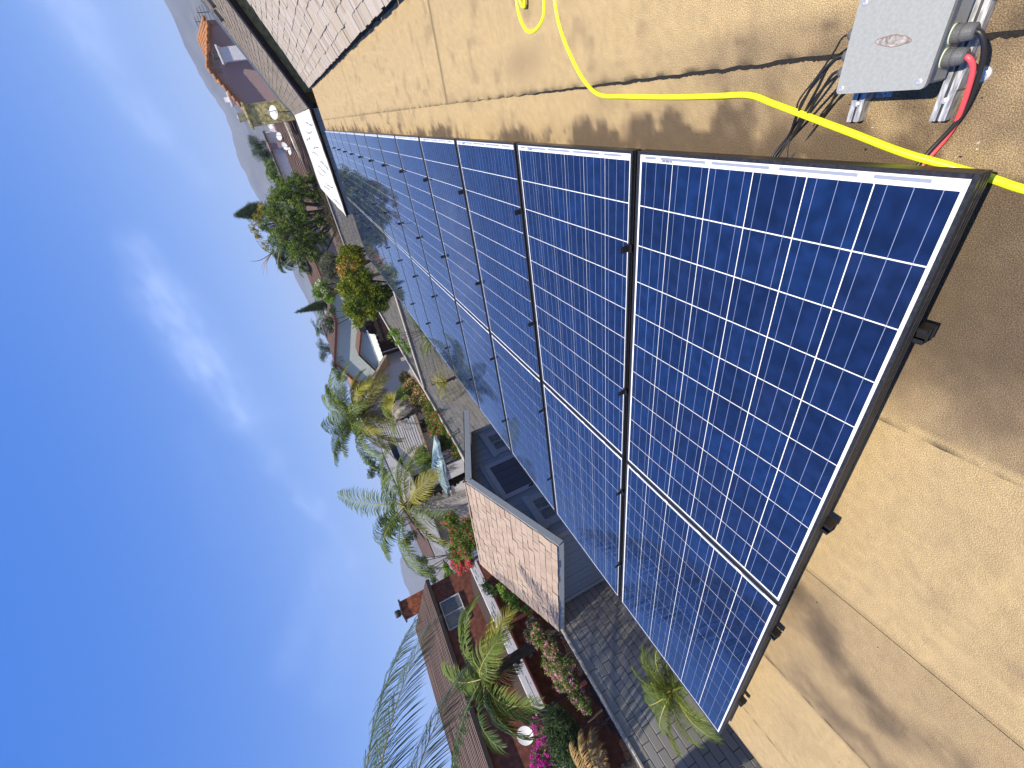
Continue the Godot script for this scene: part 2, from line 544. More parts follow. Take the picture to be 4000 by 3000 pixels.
func roof_tone(x: float, z: float, a: FastNoiseLite, b: FastNoiseLite, c: FastNoiseLite) -> Color:
	# base granule colour, then dirt where water stands: along the laps, under the panel edge and in old puddles
	var base := Color(0.60, 0.445, 0.225)
	var n1 := a.get_noise_2d(x, z)
	var n2 := b.get_noise_2d(x * 1.0, z * 1.0)
	var n3 := c.get_noise_2d(x, z)
	var d := 0.0
	# wide dirty field round the combiner box and the first metre of the roof
	if z > -0.64:
		var w := smoothstep(1.55, 0.55, x + n1 * 0.55) * smoothstep(0.42, 0.2, absf(z - 0.02) * 0.55 + maxf(0.0, z - 0.29) * 3.0)
		d += 0.42 * w * (0.85 + n2 * 0.5)
	# tongue of dirt creeping out from under the array
	var edge: float = smoothstep(0.17 + n2 * 0.14, 0.02, z + 0.015) * stepf(-0.02, z)
	d += edge * clampf(0.35 + n1 * 1.3 + n3 * 0.5, 0.0, 1.0) * stepf(0.1, x)
	d += 1.0 * edge * exp(-pow((x - 0.92) / 0.30, 2.0)) * clampf(0.9 + n2, 0.0, 1.3)
	d += 0.5 * edge * exp(-pow((x - 1.45) / 0.2, 2.0)) + 0.5 * edge * smoothstep(0.05, 0.35, b.get_noise_1d(x * 0.6))
	# old puddles further along
	d += 0.30 * smoothstep(0.15, 0.42, n1 + 0.12) * smoothstep(1.9, 3.2, x) * smoothstep(0.36, 0.2, z) * stepf(0.0, z)
	d += 0.22 * smoothstep(0.22, 0.5, b.get_noise_2d(x * 0.5, z * 0.5)) * stepf(0.29, z)
	d += 0.30 * exp(-pow((x - 2.05) / 0.20, 2.0) - pow((z - 0.385) / 0.07, 2.0)) * clampf(0.9 + n3, 0.0, 1.0)
	# the strips at the near end, below the array's top row
	if x < 0.12:
		if z < -1.45 and z > -2.3:
			var mid := -1.65 - 0.62 * clampf(-x, 0.0, 0.4) + 0.5 * maxf(0.0, -x - 0.4) + n1 * 0.03
			var s1 := 0.30 + 0.42 * exp(-pow((z - mid) / 0.10, 2.0)) * smoothstep(-1.0, -0.15, x + n2 * 0.15) + 0.30 * exp(-pow((z + 2.17 + n1 * 0.03) / 0.09, 2.0)) * smoothstep(0.0, -0.3, x)
			d += clampf(s1 + n1 * 0.12, 0.0, 0.9) * (0.85 + 0.4 * n2)
		elif z > -0.64 and z < 0.0:
			d += 0.28 + 0.28 * n1 + 0.3 * exp(-pow((x - 0.02) / 0.10, 2.0)) * smoothstep(-0.40, -0.05, z)
		else:
			d += 0.05 + 0.12 * maxf(0.0, n1) + 0.12 * smoothstep(0.25, 0.5, n2)
			d += 0.20 * exp(-pow((z + 1.16) / 0.09, 2.0)) * smoothstep(-0.15, -0.6, x) * clampf(0.6 + n2 * 1.4, 0.0, 1.0)
	d = clampf(d * 1.3, 0.0, 0.93)
	var grime := Color(0.085, 0.060, 0.036)
	var o := base.lerp(Color(0.30, 0.215, 0.125), clampf(d * 1.5, 0.0, 1.0)).lerp(grime, clampf(d * 1.35 - 0.55, 0.0, 0.9))
	var v := 1.0 + n3 * 0.16 + n2 * 0.07
	return Color(o.r * v * 1.28, o.g * v * 1.28, o.b * v * 1.28)

func flat_roof() -> void:
	var a := fnoise(2.0, 101, 4)
	var b := fnoise(6.5, 102, 4)
	var c := fnoise(24.0, 103, 3)
	var core := mb()
	bx2(core, Vector3(-6.0, ROOF - 0.22, -3.30), Vector3(14.2, ROOF - 0.008, 3.2))
	var deck := obj("roof_deck", core, M.fascia_dark)
	struct(deck)
	# z from, z to (upper edge laps under the next), x cuts
	var strips := [[-3.345, -2.90, 0.000], [-2.96, -2.22, 0.003], [-2.27, -1.47, 0.006], [-1.52, -0.60, 0.003], [-0.66, 0.29, 0.006], [0.25, 1.20, 0.010]]
	for k in strips.size():
		var z0: float = strips[k][0]
		var z1: float = strips[k][1]
		var lift: float = strips[k][2]
		var near_x := -1.3
		var cuts: Array = [[-1.3, 14.25]] if k != 5 else [[-1.3, 3.42], [3.38, 8.2], [8.16, 14.25]]
		if k == 4:
			cuts = [[-1.3, 8.35], [8.31, 14.25]]
		for ci in cuts.size():
			var xa: float = cuts[ci][0]
			var xb: float = cuts[ci][1]
			var l := lift + 0.003 * (cuts.size() - ci)
			var xs := []
			var x := xa
			while x < xb:
				xs.append(x)
				var vis := x < 0.2 or k >= 4
				x += (0.016 if x < 0.16 else (0.02 if x < 2.4 else (0.035 if x < 5.0 else 0.08))) if vis else 0.5
			xs.append(xb)
			var zs := []
			var nz := int(ceil((z1 - z0) / 0.02))
			for j in nz + 1:
				zs.append(lerp(z0, z1, float(j) / nz))
			if k < 4:   # only the near end is open to view, the rest lies under the panels
				pass
			var verts := PackedVector3Array()
			var cols := PackedColorArray()
			var nors := PackedVector3Array()
			var idx := PackedInt32Array()
			for px in xs:
				for pz in zs:
					var wob := a.get_noise_2d(px * 0.7, pz * 0.7) * 0.0015
					var ez := 0.0
					if pz == z0:
						ez = b.get_noise_1d(px * 1.3 + k * 40.0) * 0.006   # the lapped edge is cut by hand
					verts.append(Vector3(px, ROOF + l + wob, pz + ez))
					nors.append(Vector3.UP)
					var t := roof_tone(px, pz, a, b, c)
					# tar that has bled out along the lap and the dark fray of its edge
					var eg := exp(-absf(pz - z0) / 0.014) * clampf(0.55 + b.get_noise_2d(px * 1.5, pz * 1.5) * 1.2, 0.0, 1.0)
					if k == 99:
						eg = maxf(eg, 1.0 * exp(-pow((pz - z0 - 0.012) / (0.012 + 0.008 * c.get_noise_1d(px * 2.0)), 2.0)) * smoothstep(2.8, 0.6, px + b.get_noise_1d(px * 3.0) * 0.6))
					if ci < cuts.size() - 1:
						eg = maxf(eg, 0.9 * exp(-absf(px - xb + 0.02) / 0.02))
					cols.append(t.lerp(Color(0.03, 0.024, 0.02), clampf(eg, 0.0, 1.0) * 0.9))
			var w := zs.size()
			for i in xs.size() - 1:
				for j in w - 1:
					var q := i * w + j
					idx.append_array(PackedInt32Array([q, q + w, q + w + 1, q, q + w + 1, q + 1]))
			# the cut edge facing down the roof
			var e0 := verts.size()
			for i in xs.size():
				verts.append(verts[i * w]); nors.append(Vector3(0, 0, -1)); cols.append(Color(0.03, 0.025, 0.02))
				verts.append(verts[i * w] - Vector3(0, 0.006, 0)); nors.append(Vector3(0, 0, -1)); cols.append(Color(0.02, 0.016, 0.014))
			for i in xs.size() - 1:
				var q := e0 + i * 2
				idx.append_array(PackedInt32Array([q, q + 3, q + 2, q, q + 1, q + 3]))
			var arr := []
			arr.resize(Mesh.ARRAY_MAX)
			arr[Mesh.ARRAY_VERTEX] = verts
			arr[Mesh.ARRAY_NORMAL] = nors
			arr[Mesh.ARRAY_COLOR] = cols
			arr[Mesh.ARRAY_INDEX] = idx
			var am := ArrayMesh.new()
			am.add_surface_from_arrays(Mesh.PRIMITIVE_TRIANGLES, arr)
			am.surface_set_material(0, M.granule)
			put("roofing_strip", am, deck)
	# the black bead of tar along the lap beside the combiner box
	var tb := mb(true)
	var last := []
	for i in 700:
		var x := -1.25 + i * 0.006
		var wd := (0.0045 + 0.005 * absf(b.get_noise_1d(x * 5.0)) + 0.004 * absf(c.get_noise_1d(x * 9.0))) * smoothstep(3.0, 0.9, x + a.get_noise_1d(x) * 0.6)
		var zc := 0.246 + b.get_noise_1d(x * 1.3 + 200.0) * 0.006 + 0.002 * c.get_noise_1d(x * 4.0)
		var row := [Vector3(x, ROOF + 0.0155, zc - wd), Vector3(x, ROOF + 0.0175, zc), Vector3(x, ROOF + 0.0165, zc + wd * 0.8)]
		if i > 0:
			for j in 2:
				quad(tb, last[j], row[j], row[j + 1], last[j + 1], Vector3.UP)
		last = row
	obj("tar_line", tb, M.tar, deck)
	# torn tar-paper edge hanging under the last strip, down to the gutterless eave
	var s := mb(true)
	var n := fnoise(4.0, 77, 3)
	var prev := []
	for i in 160:
		var x := -1.3 + i * 0.02
		var drop := 0.03 + 0.035 * absf(n.get_noise_1d(x * 2.0)) + 0.02 * absf(n.get_noise_1d(x * 7.0))
		var row := [Vector3(x, ROOF - 0.004, -3.335), Vector3(x, ROOF - 0.012, -3.362 - 0.012 * n.get_noise_1d(x * 3.0)), Vector3(x, ROOF - 0.012 - drop, -3.350)]
		if i > 0:
			for j in 2:
				quad(s, prev[j], row[j], row[j + 1], prev[j + 1], Vector3(0, 0.3, -1))
		prev = row
	obj("torn_edge", s, mat(lin(0.26, 0.19, 0.15), 0.9, "blotch", 0.12, "n_rough", 1.0), deck)
	s = mb()
	bx2(s, Vector3(-6.0, ROOF - 0.32, -3.28), Vector3(13.7, ROOF - 0.03, -3.325))
	obj("fascia", s, M.dark_wood, deck)
	# house wall below the roof edge
	s = mb()
	bx2(s, Vector3(-6.0, GROUND, -0.4), Vector3(13.4, ROOF - 0.23, 6.0))
	var wl := obj("house_wall", s, M.olive)
	tag(wl, "plain stucco wall of the house under the flat roof", "house")

# courses of shingles on a slope: o is the lower corner of the eave, ex runs along the eave, ey up the slope
func shingle_slope(parent: Node3D, o: Vector3, ex: Vector3, ey: Vector3, nx: int, ny: int, w: float, expo: float, thick: float, mats: Array, sd: int, rate: Callable, limit := 300, wave := 0.0) -> void:
	var r := RandomNumberGenerator.new()
	r.seed = sd
	var up := ey.cross(ex).normalized()
	if up.y < 0.0:
		up = -up
	var tilt := (ey * expo * 1.3 - up * thick * 0.9).normalized()
	var nrm := ex.cross(tilt).normalized()
	if nrm.y < 0.0:
		nrm = -nrm
	var shapes := []
	for k in 3:
		var row := []
		for m in mats:
			var s := mb()
			var ww: float = w * [0.985, 0.96, 0.975][k]
			var ln: float = expo * [1.32, 1.28, 1.36][k]
			bxf(s, Transform3D(Basis(Vector3.RIGHT, Vector3.UP, Vector3.BACK), Vector3(0, 0, ln * 0.5)), Vector3(ww, thick * [1.0, 1.25, 0.85][k], ln))
			row.append(mesh_of(s, m))
		shapes.append(row)
	var list := []
	var wn := fnoise(0.6, sd, 2)
	for j in ny:
		for i in nx + 1:
			var off := 0.5 * (j % 2) + r.randf_range(-0.06, 0.06)
			var u := (i - off + 0.5)
			if u < 0.3 or u > nx - 0.2:
				u = clampf(u, 0.5, nx - 0.5)
			var p := o + ex * (u * w) + ey * (j * expo + r.randf_range(-0.06, 0.06) * expo) + up * (thick * 1.2 + wave * wn.get_noise_2d(u * w * 3.0, j * 2.0))
			list.append([rate.call(p), p, r.randi() % 3, r.randi() % mats.size(), r.randf_range(-0.02, 0.02)])
	list.sort_custom(func(a, b): return a[0] > b[0])
	var rest := []
	for k in mats.size():
		rest.append(mb())
	var have := [false, false, false, false, false, false]
	for k in list.size():
		var q: Array = list[k]
		var t := Transform3D(Basis(ex, nrm, tilt).rotated(nrm, q[4]), q[1])
		if k < limit:
			put("shingle", shapes[q[2]][q[3]], parent, t)
		else:
			rest[q[3]].append_from(shapes[q[2]][q[3]], 0, t)
			have[q[3]] = true
	for k in mats.size():
		if have[k]:
			var am: ArrayMesh = rest[k].commit()
			am.surface_set_material(0, mats[k])
			stuff(put("shingle_courses", am, parent))

# the tiled slope of our own house, rising to the right of the flat roof
func pitched_roof() -> void:
	var t := thing("pitched_roof", "light tan shingled roof slope rising beside the tan flat roof", "roof")
	var slope := Vector3(0, 0.39, 1.0).normalized()
	var s := mb()
	var e := Vector3(3.0, 0.0, 0.86)
	var poly := PackedVector2Array([Vector2(1.03, -0.048), Vector2(4.4, 1.266), Vector2(4.4, 1.17), Vector2(1.03, -0.12)])
	extrude(s, Transform3D(Basis(Vector3(0, 0, 1), Vector3(0, 1, 0), Vector3(-1, 0, 0)), Vector3(14.15, 0.0, 0)), poly, 15.5)
	obj("slope_board", s, M.shingle_dark, t)
	s = mb()
	bx2(s, Vector3(-1.4, -0.135, 1.035), Vector3(14.1, -0.055, 1.10))
	obj("eave_fascia", s, M.fascia_dark, t)
	s = mb(true)
	var n := fnoise(1.2, 55, 3)
	var prev := []
	for i in 310:
		var x := -1.3 + i * 0.05
		var row := [Vector3(x, ROOF + 0.060, 1.045), Vector3(x, ROOF + 0.035, 1.02 + 0.02 * n.get_noise_1d(x * 2.0)), Vector3(x, ROOF + 0.016, 1.0 + 0.022 * n.get_noise_1d(x * 3.0 + 9.0))]
		if i > 0:
			for j in 2:
				quad(s, prev[j], row[j], row[j + 1], prev[j + 1], Vector3.UP)
		prev = row
	obj("tar_bead", s, M.tar, t)
	shingle_slope(t, Vector3(-1.4, -0.040, 1.0), Vector3.RIGHT, slope, 112, 22, 0.139, 0.15, 0.009, M.roof_shingle, 5, func(p: Vector3) -> float: return (30.0 - p.x if p.x > 4.0 + (p.z - 1.0) * 1.6 else -5.0) - p.z * 3.0, 300, 0.012)

# ---- block walls ------------------------------------------------------------
func block_wall(called: String, label: String, a: Vector3, b: Vector3, courses: int, ch: float, bw: float, top: float, face: Vector3, rate: Callable, limit: int, sd: int, cap := true) -> Node3D:
	var t := thing(called, label, "wall")
	var dir := (b - a).normalized()
	var ln := a.distance_to(b)
	var r := RandomNumberGenerator.new()
	r.seed = sd
	var s := mb()
	var mid := (a + b) * 0.5
	var bas := Basis(dir, Vector3.UP, dir.cross(Vector3.UP))
	bxf(s, Transform3D(bas, Vector3(mid.x, (GROUND + top) * 0.5 - 0.03, mid.z)), Vector3(ln, top - GROUND - 0.06, 0.12))
	obj("mortar", s, M.mortar, t)
	var shapes := []
	for m in M.block:
		s = mb()
		bx(s, Vector3.ZERO, Vector3(bw - 0.012, ch - 0.011, 0.15), 0.006)
		shapes.append(mesh_of(s, m))
	var list := []
	var y0 := top - (0.05 if cap else 0.0)
	for j in courses:
		var u := -bw * 0.5 * (j % 2)
		while u < ln - bw * 0.3:
			var c := a + dir * (u + bw * 0.5)
			c.y = y0 - ch * (j + 0.5)
			var q := Transform3D(bas.rotated(Vector3.UP, r.randf_range(-0.008, 0.008)), c + face * r.randf_range(-0.004, 0.004))
			list.append([rate.call(c), q, r.randi() % 4])
			u += bw
	list.sort_custom(func(x, y): return x[0] > y[0])
	var rest := [mb(), mb(), mb(), mb()]
	var n := [0, 0, 0, 0]
	for k in list.size():
		if k < limit:
			put("block", shapes[list[k][2]], t, list[k][1])
		else:
			rest[list[k][2]].append_from(shapes[list[k][2]], 0, list[k][1])
			n[list[k][2]] += 1
	for k in 4:
		if n[k] > 0:
			var am: ArrayMesh = rest[k].commit()
			am.surface_set_material(0, M.block[k])
			stuff(put("block_courses", am, t))
	if cap:
		var u := 0.0
		while u < ln:
			var l := minf(0.6, ln - u)
			s = mb()
			var c := a + dir * (u + l * 0.5)
			bxf(s, Transform3D(bas.rotated(dir, r.randf_range(-0.01, 0.01)), Vector3(c.x, top - 0.022, c.z)), Vector3(l - 0.008, 0.05, 0.2), 0.008)
			obj("cap_block", s, M.cap, t)
			u += 0.6
	return t

func garden_walls() -> void:
	var view := func(p: Vector3) -> float:
		if p.y < -2.35:
			return -10.0 + p.y
		if p.x > 0.2 and p.x < 4.7:
			return 5.0 + p.y * 0.1
		if p.x > 8.4 and p.x < 15.0:
			return 3.0 + p.y * 0.1
		return 1.0 + p.y * 0.1 if p.x > 15.0 and p.y > -1.6 and p.x < 22.0 else -1.0
	block_wall("block_wall", "long grey concrete block wall with a cream cap behind the blue shed", Vector3(-3.0, 0, -9.78), Vector3(26.9, 0, -9.78), 14, 0.165, 0.406, -0.64, Vector3(0, 0, 1), view, 300, 31)
	block_wall("cross_wall", "grey block wall with a pale rounded cap crossing behind the sago palm", Vector3(15.0, 0, -9.66), Vector3(15.0, 0, -0.6), 14, 0.165, 0.406, -0.66, Vector3(-1, 0, 0), func(p: Vector3) -> float: return p.y - (5.0 if p.z > -4.5 else 0.0), 200, 32)
	block_wall("end_wall", "grey block wall with a thin tan cap under the big leafy tree beyond the white roof", Vector3(27.0, 0, -9.6), Vector3(27.0, 0, -2.4), 17, 0.17, 0.42, -0.13, Vector3(-1, 0, 0), func(p: Vector3) -> float: return p.y + (0.0 if p.z > -7.2 else -3.0), 150, 33)
	block_wall("low_wall", "narrow tan block wall just past the end of the flat roof", Vector3(14.25, 0, 0.62), Vector3(14.25, 0, -3.4), 3, 0.15, 0.40, -0.155, Vector3(-1, 0, 0), func(p: Vector3) -> float: return p.y, 40, 34, false)

func base(o: Node3D, p: Vector3) -> void:
	o.position = p
	for c in o.get_children():
		c.position -= p

# a window on a wall: c its middle on the wall face, r its right, n outwards; frame proud, pane set back, dark room behind
func window(parent: Node3D, c: Vector3, r: Vector3, w: float, h: float, fw: float, fm: Material, mull := 1, rails := 0, blind: Material = null, fd := 0.05) -> MeshInstance3D:
	var n := r.cross(Vector3.UP).normalized()
	var b := Basis(r, Vector3.UP, n)
	var s := mb()
	for sg in [-1.0, 1.0]:
		bxf(s, Transform3D(b, c + r * sg * (w + fw) * 0.5 + n * fd * 0.4), Vector3(fw, h + 2.0 * fw, fd), 0.004)
		bxf(s, Transform3D(b, c + Vector3.UP * sg * (h + fw) * 0.5 + n * fd * 0.4), Vector3(w, fw, fd * 0.94), 0.004)
	for k in mull:
		bxf(s, Transform3D(b, c + r * w * ((k + 1.0) / (mull + 1.0) - 0.5) + n * 0.016), Vector3(fw * 0.8, h, 0.03))
	for k in rails:
		bxf(s, Transform3D(b, c + Vector3.UP * h * ((k + 1.0) / (rails + 1.0) - 0.5) + n * 0.0165), Vector3(w, fw * 0.6, 0.024))
	var f := obj("window", s, fm, parent)
	s = mb()
	bxf(s, Transform3D(b, c + n * 0.002), Vector3(w - 0.001, h - 0.001, 0.004))
	obj("room_dark", s, M.dark, f)
	if blind != null:
		s = mb(true)
		var prev := []
		for i in 25:
			var u := -0.5 + i / 24.0
			var q := c + r * u * (w - 0.02) + n * (0.007 + 0.003 * sin(i * 1.7))
			var row := [q + Vector3.UP * (h * 0.49), q - Vector3.UP * (h * 0.49)]
			if i > 0:
				quad(s, prev[0], row[0], row[1], prev[1], n)
			prev = row
		obj("curtain", s, blind, f)
	s = mb()
	bxf(s, Transform3D(b, c + n * 0.0135), Vector3(w - 0.002, h - 0.002, 0.002))
	obj("pane", s, M.pane, f)
	return f

func slab(s: SurfaceTool, a: Vector3, b: Vector3, c: Vector3, d: Vector3, t: float) -> void:   # a sheet of thickness t under the quad a b c d
	var n := (b - a).cross(d - a).normalized()
	if n.y < 0.0:
		n = -n
	var e := n * t
	quad(s, a, b, c, d, n)
	quad(s, a - e, b - e, c - e, d - e, -n)
	var m := (a + b + c + d) * 0.25
	for p in [[a, b], [b, c], [c, d], [d, a]]:
		quad(s, p[0], p[1], p[1] - e, p[0] - e, (p[0] + p[1]) * 0.5 - m)

# roof courses drawn as real steps: strips laid up the slope a-b (eave) to d-c (ridge)
func coursed(parent: Node3D, called: String, a: Vector3, b: Vector3, c: Vector3, d: Vector3, n: int, th: float, m: Material, sd := 1, wave := 0.0) -> MeshInstance3D:
	var s := mb()
	var r := RandomNumberGenerator.new()
	r.seed = sd
	var up := (b - a).cross(d - a).normalized()
	if up.y < 0.0:
		up = -up
	var seg := 14
	for i in n:
		var t0 := float(i) / n
		var t1 := float(i + 1) / n
		var pv := []
		for k in seg + 1:
			var u := float(k) / seg
			var j := r.randf_range(-0.25, 0.25) / n if i > 0 else 0.0
			var lo := (a.lerp(b, u)).lerp(d.lerp(c, u), maxf(0.0, t0 + j * 0.6)) + up * (th + wave * r.randf_range(-0.4, 0.6))
			var hi := (a.lerp(b, u)).lerp(d.lerp(c, u), t1) + up * 0.004
			var ft := lo - up * th * 0.99
			if k > 0:
				quad(s, pv[0], lo, hi, pv[1], up)
				quad(s, pv[0], lo, ft, pv[2], (a - d))
			pv = [lo, hi, ft]
	return obj(called, s, m, parent)

func wall_box(parent: Node3D, lo: Vector3, hi: Vector3, m: Material, called := "wall") -> MeshInstance3D:
	var s := mb()
	bx2(s, lo, hi)
	return obj(called, s, m, parent)

# ---- the blue garden shed ---------------------------------------------------
func shed() -> void:
	var t := thing("garden_shed", "blue grey garden shed with a tan shingle roof beside the block wall", "shed")
	var zf := -6.92
	var zb := -9.45
	var s := mb()
	var poly := PackedVector2Array([Vector2(4.07, GROUND), Vector2(7.86, GROUND), Vector2(7.86, -0.66), Vector2(6.05, 0.04), Vector2(4.07, -0.70)])
	extrude(s, Transform3D(Basis(), Vector3(0, 0, zf)), poly, zb - zf)
	obj("wall", s, M.dark, t)
	# vertical siding boards on the gable and on the near side
	var x := 4.07
	var k := 0
	while x < 7.84:
		var x2 := minf(x + 0.203, 7.86)
		s = mb()
		var f := func(q: float) -> float: return (0.04 - (6.05 - q) * 0.374 if q < 6.05 else 0.04 - (q - 6.05) * 0.387) + 0.02
		extrude(s, Transform3D(Basis(), Vector3(0, 0, zf)), PackedVector2Array([Vector2(x + 0.004, GROUND), Vector2(x2 - 0.004, GROUND), Vector2(x2 - 0.004, f.call(x2)), Vector2(x + 0.004, f.call(x))]), 0.014 + 0.002 * (k % 2))
		obj("siding_board", s, M.shed_siding, t)
		x = x2
		k += 1
	var z := zf
	while z > zb + 0.01:
		var z2 := maxf(z - 0.203, zb)
		s = mb()
		bx2(s, Vector3(4.055 - 0.002 * (k % 2), GROUND, z - 0.004), Vector3(4.07, -0.60, z2 + 0.004))
		obj("siding_board", s, M.shed_siding, t)
		z = z2
		k += 1
	s = mb()
	bx2(s, Vector3(4.045, GROUND, zf + 0.03), Vector3(4.16, -0.66, zf + 0.012), 0.004)
	bx2(s, Vector3(4.035, GROUND, zf + 0.03), Vector3(4.053, -0.64, zf - 0.10), 0.004)
	obj("corner_trim", s, M.shed_trim, t)
	s = mb()
	bx2(s, Vector3(7.76, GROUND, zf + 0.012), Vector3(7.875, -0.66, zf + 0.03), 0.004)
	obj("corner_trim", s, M.shed_trim, t)
	s = mb()
	bx2(s, Vector3(4.033, GROUND, zb + 0.10), Vector3(4.053, -0.55, zb - 0.02), 0.004)
	obj("corner_trim", s, M.shed_trim, t)
	# roof: the ridge runs towards the wall, both slopes a little out of level as the shed leans
	var fr := Vector3(6.05, 0.155, -6.60)
	var br := Vector3(6.05, 0.255, -9.64)
	var fe := Vector3(3.67, -0.755, -6.60)
	var be := Vector3(3.67, -0.56, -9.64)
	var ff := Vector3(8.42, -0.72, -6.60)
	var bf := Vector3(8.42, -0.55, -9.64)
	s = mb()
	slab(s, fe, be, br, fr, 0.03)
	slab(s, ff, bf, br, fr, 0.03)
	obj("roof_deck", s, M.shingle_dark, t)
	var ex := (be - fe).normalized()
	var ey := (fr - fe).normalized()
	shingle_slope(t, fe - ey * 0.02 - ex * 0.015, ex, ey, 13, 17, 0.2355, 0.15, 0.012, M.shed_shingle, 61, func(p: Vector3) -> float: return p.y, 300, 0.010)
	ey = (fr - ff).normalized()
	shingle_slope(t, ff - ey * 0.02, (bf - ff).normalized(), ey, 13, 17, 0.234, 0.15, 0.012, M.shed_shingle, 62, func(p: Vector3) -> float: return p.y, 0, 0.008)
	s = mb()
	for i in 14:
		var p := fr.lerp(br, (i + 0.5) / 14.0)
		for sg in [-1.0, 1.0]:
			var sl := (Vector3(sg, -0.38, 0)).normalized()
			var r := fr.lerp(br, float(i) / 14.0) + Vector3(0, 0.030 + 0.006 * (i % 2), 0)
			var q := fr.lerp(br, float(i + 1.12) / 14.0) + Vector3(0, 0.028, 0)
			slab(s, r, q, q + sl * 0.15, r + sl * 0.15, 0.008)
	obj("ridge_cap", s, M.shed_shingle[0], t)
	# fascia boards under both rakes and the near eave
	for p in [[fe, fr], [fr, ff]]:
		s = mb()
		bar(s, p[0] + Vector3(0, -0.085, 0.012), p[1] + Vector3(0, -0.085, 0.012), 0.025, 0.14, Vector3.UP, 0.004)
		obj("fascia", s, M.shed_trim, t)
	s = mb()
	bar(s, fe + Vector3(0.0, -0.08, 0), be + Vector3(0.0, -0.08, 0), 0.025, 0.13, Vector3.UP, 0.004)
	obj("fascia", s, M.shed_trim, t)
	# soffit between wall and fascia
	s = mb()
	slab(s, Vector3(3.70, -0.80, -6.62), Vector3(4.06, -0.72, -6.62), Vector3(4.06, -0.60, -9.6), Vector3(3.70, -0.64, -9.6), 0.01)
	obj("soffit", s, M.shed_trim, t)
	# windows with wide mitred trim, and the boarded door
	for wx in [7.15, 4.74]:
		var c := Vector3(wx, -1.255, zf + 0.016)
		var w := window(t, c, Vector3.RIGHT, 0.54, 0.62, 0.035, M.shed_trim, 1, 0, M.curtain, 0.03)
		s = mb()
		for sg in [-1.0, 1.0]:
			bx(s, c + Vector3(sg * 0.365, 0, 0.014), Vector3(0.115, 0.80, 0.024), 0.004)
		extrude(s, Transform3D(Basis(), c + Vector3(0, 0, 0.002)), PackedVector2Array([Vector2(-0.45, 0.33), Vector2(0.45, 0.33), Vector2(0.50, 0.475), Vector2(-0.50, 0.475)]), 0.032)
		bx(s, c + Vector3(0, -0.42, 0.016), Vector3(0.90, 0.10, 0.034), 0.004)
		obj("window_trim", s, M.shed_trim, w)
	var dz := zf + 0.018
	s = mb()
	bx2(s, Vector3(5.44, GROUND, dz), Vector3(6.44, -0.50, dz + 0.012))
	var door := obj("door", s, M.dark, t)
	for i in 4:
		s = mb()
		bx2(s, Vector3(5.50 + i * 0.223, GROUND + 0.05, dz + 0.010), Vector3(5.50 + (i + 1) * 0.223 - 0.008, -0.545, dz + 0.026), 0.004)
		obj("door_board", s, M.shed_door, door)
	for p in [[5.36, 5.48], [6.40, 6.52]]:
		s = mb()
		bx2(s, Vector3(p[0], GROUND, dz), Vector3(p[1], -0.43, dz + 0.036), 0.005)
		obj("door_trim", s, M.shed_trim, door)
	s = mb()
	bx2(s, Vector3(5.484, -0.545, dz + 0.001), Vector3(6.396, -0.43, dz + 0.034), 0.005)
	obj("door_trim", s, M.shed_trim, door)
	s = mb()
	bx2(s, Vector3(5.30, -0.424, dz - 0.004), Vector3(6.60, -0.34, dz + 0.05), 0.006)
	obj("door_ledge", s, M.shed_siding, door)
	s = mb()
	bx(s, Vector3(5.41, -1.12, dz + 0.05), Vector3(0.04, 0.10, 0.03), 0.004)
	bx(s, Vector3(5.41, -1.16, dz + 0.075), Vector3(0.05, 0.05, 0.02), 0.004)
	obj("latch", s, M.dark_grey, door)
	base(t, Vector3(5.96, GROUND, -8.2))

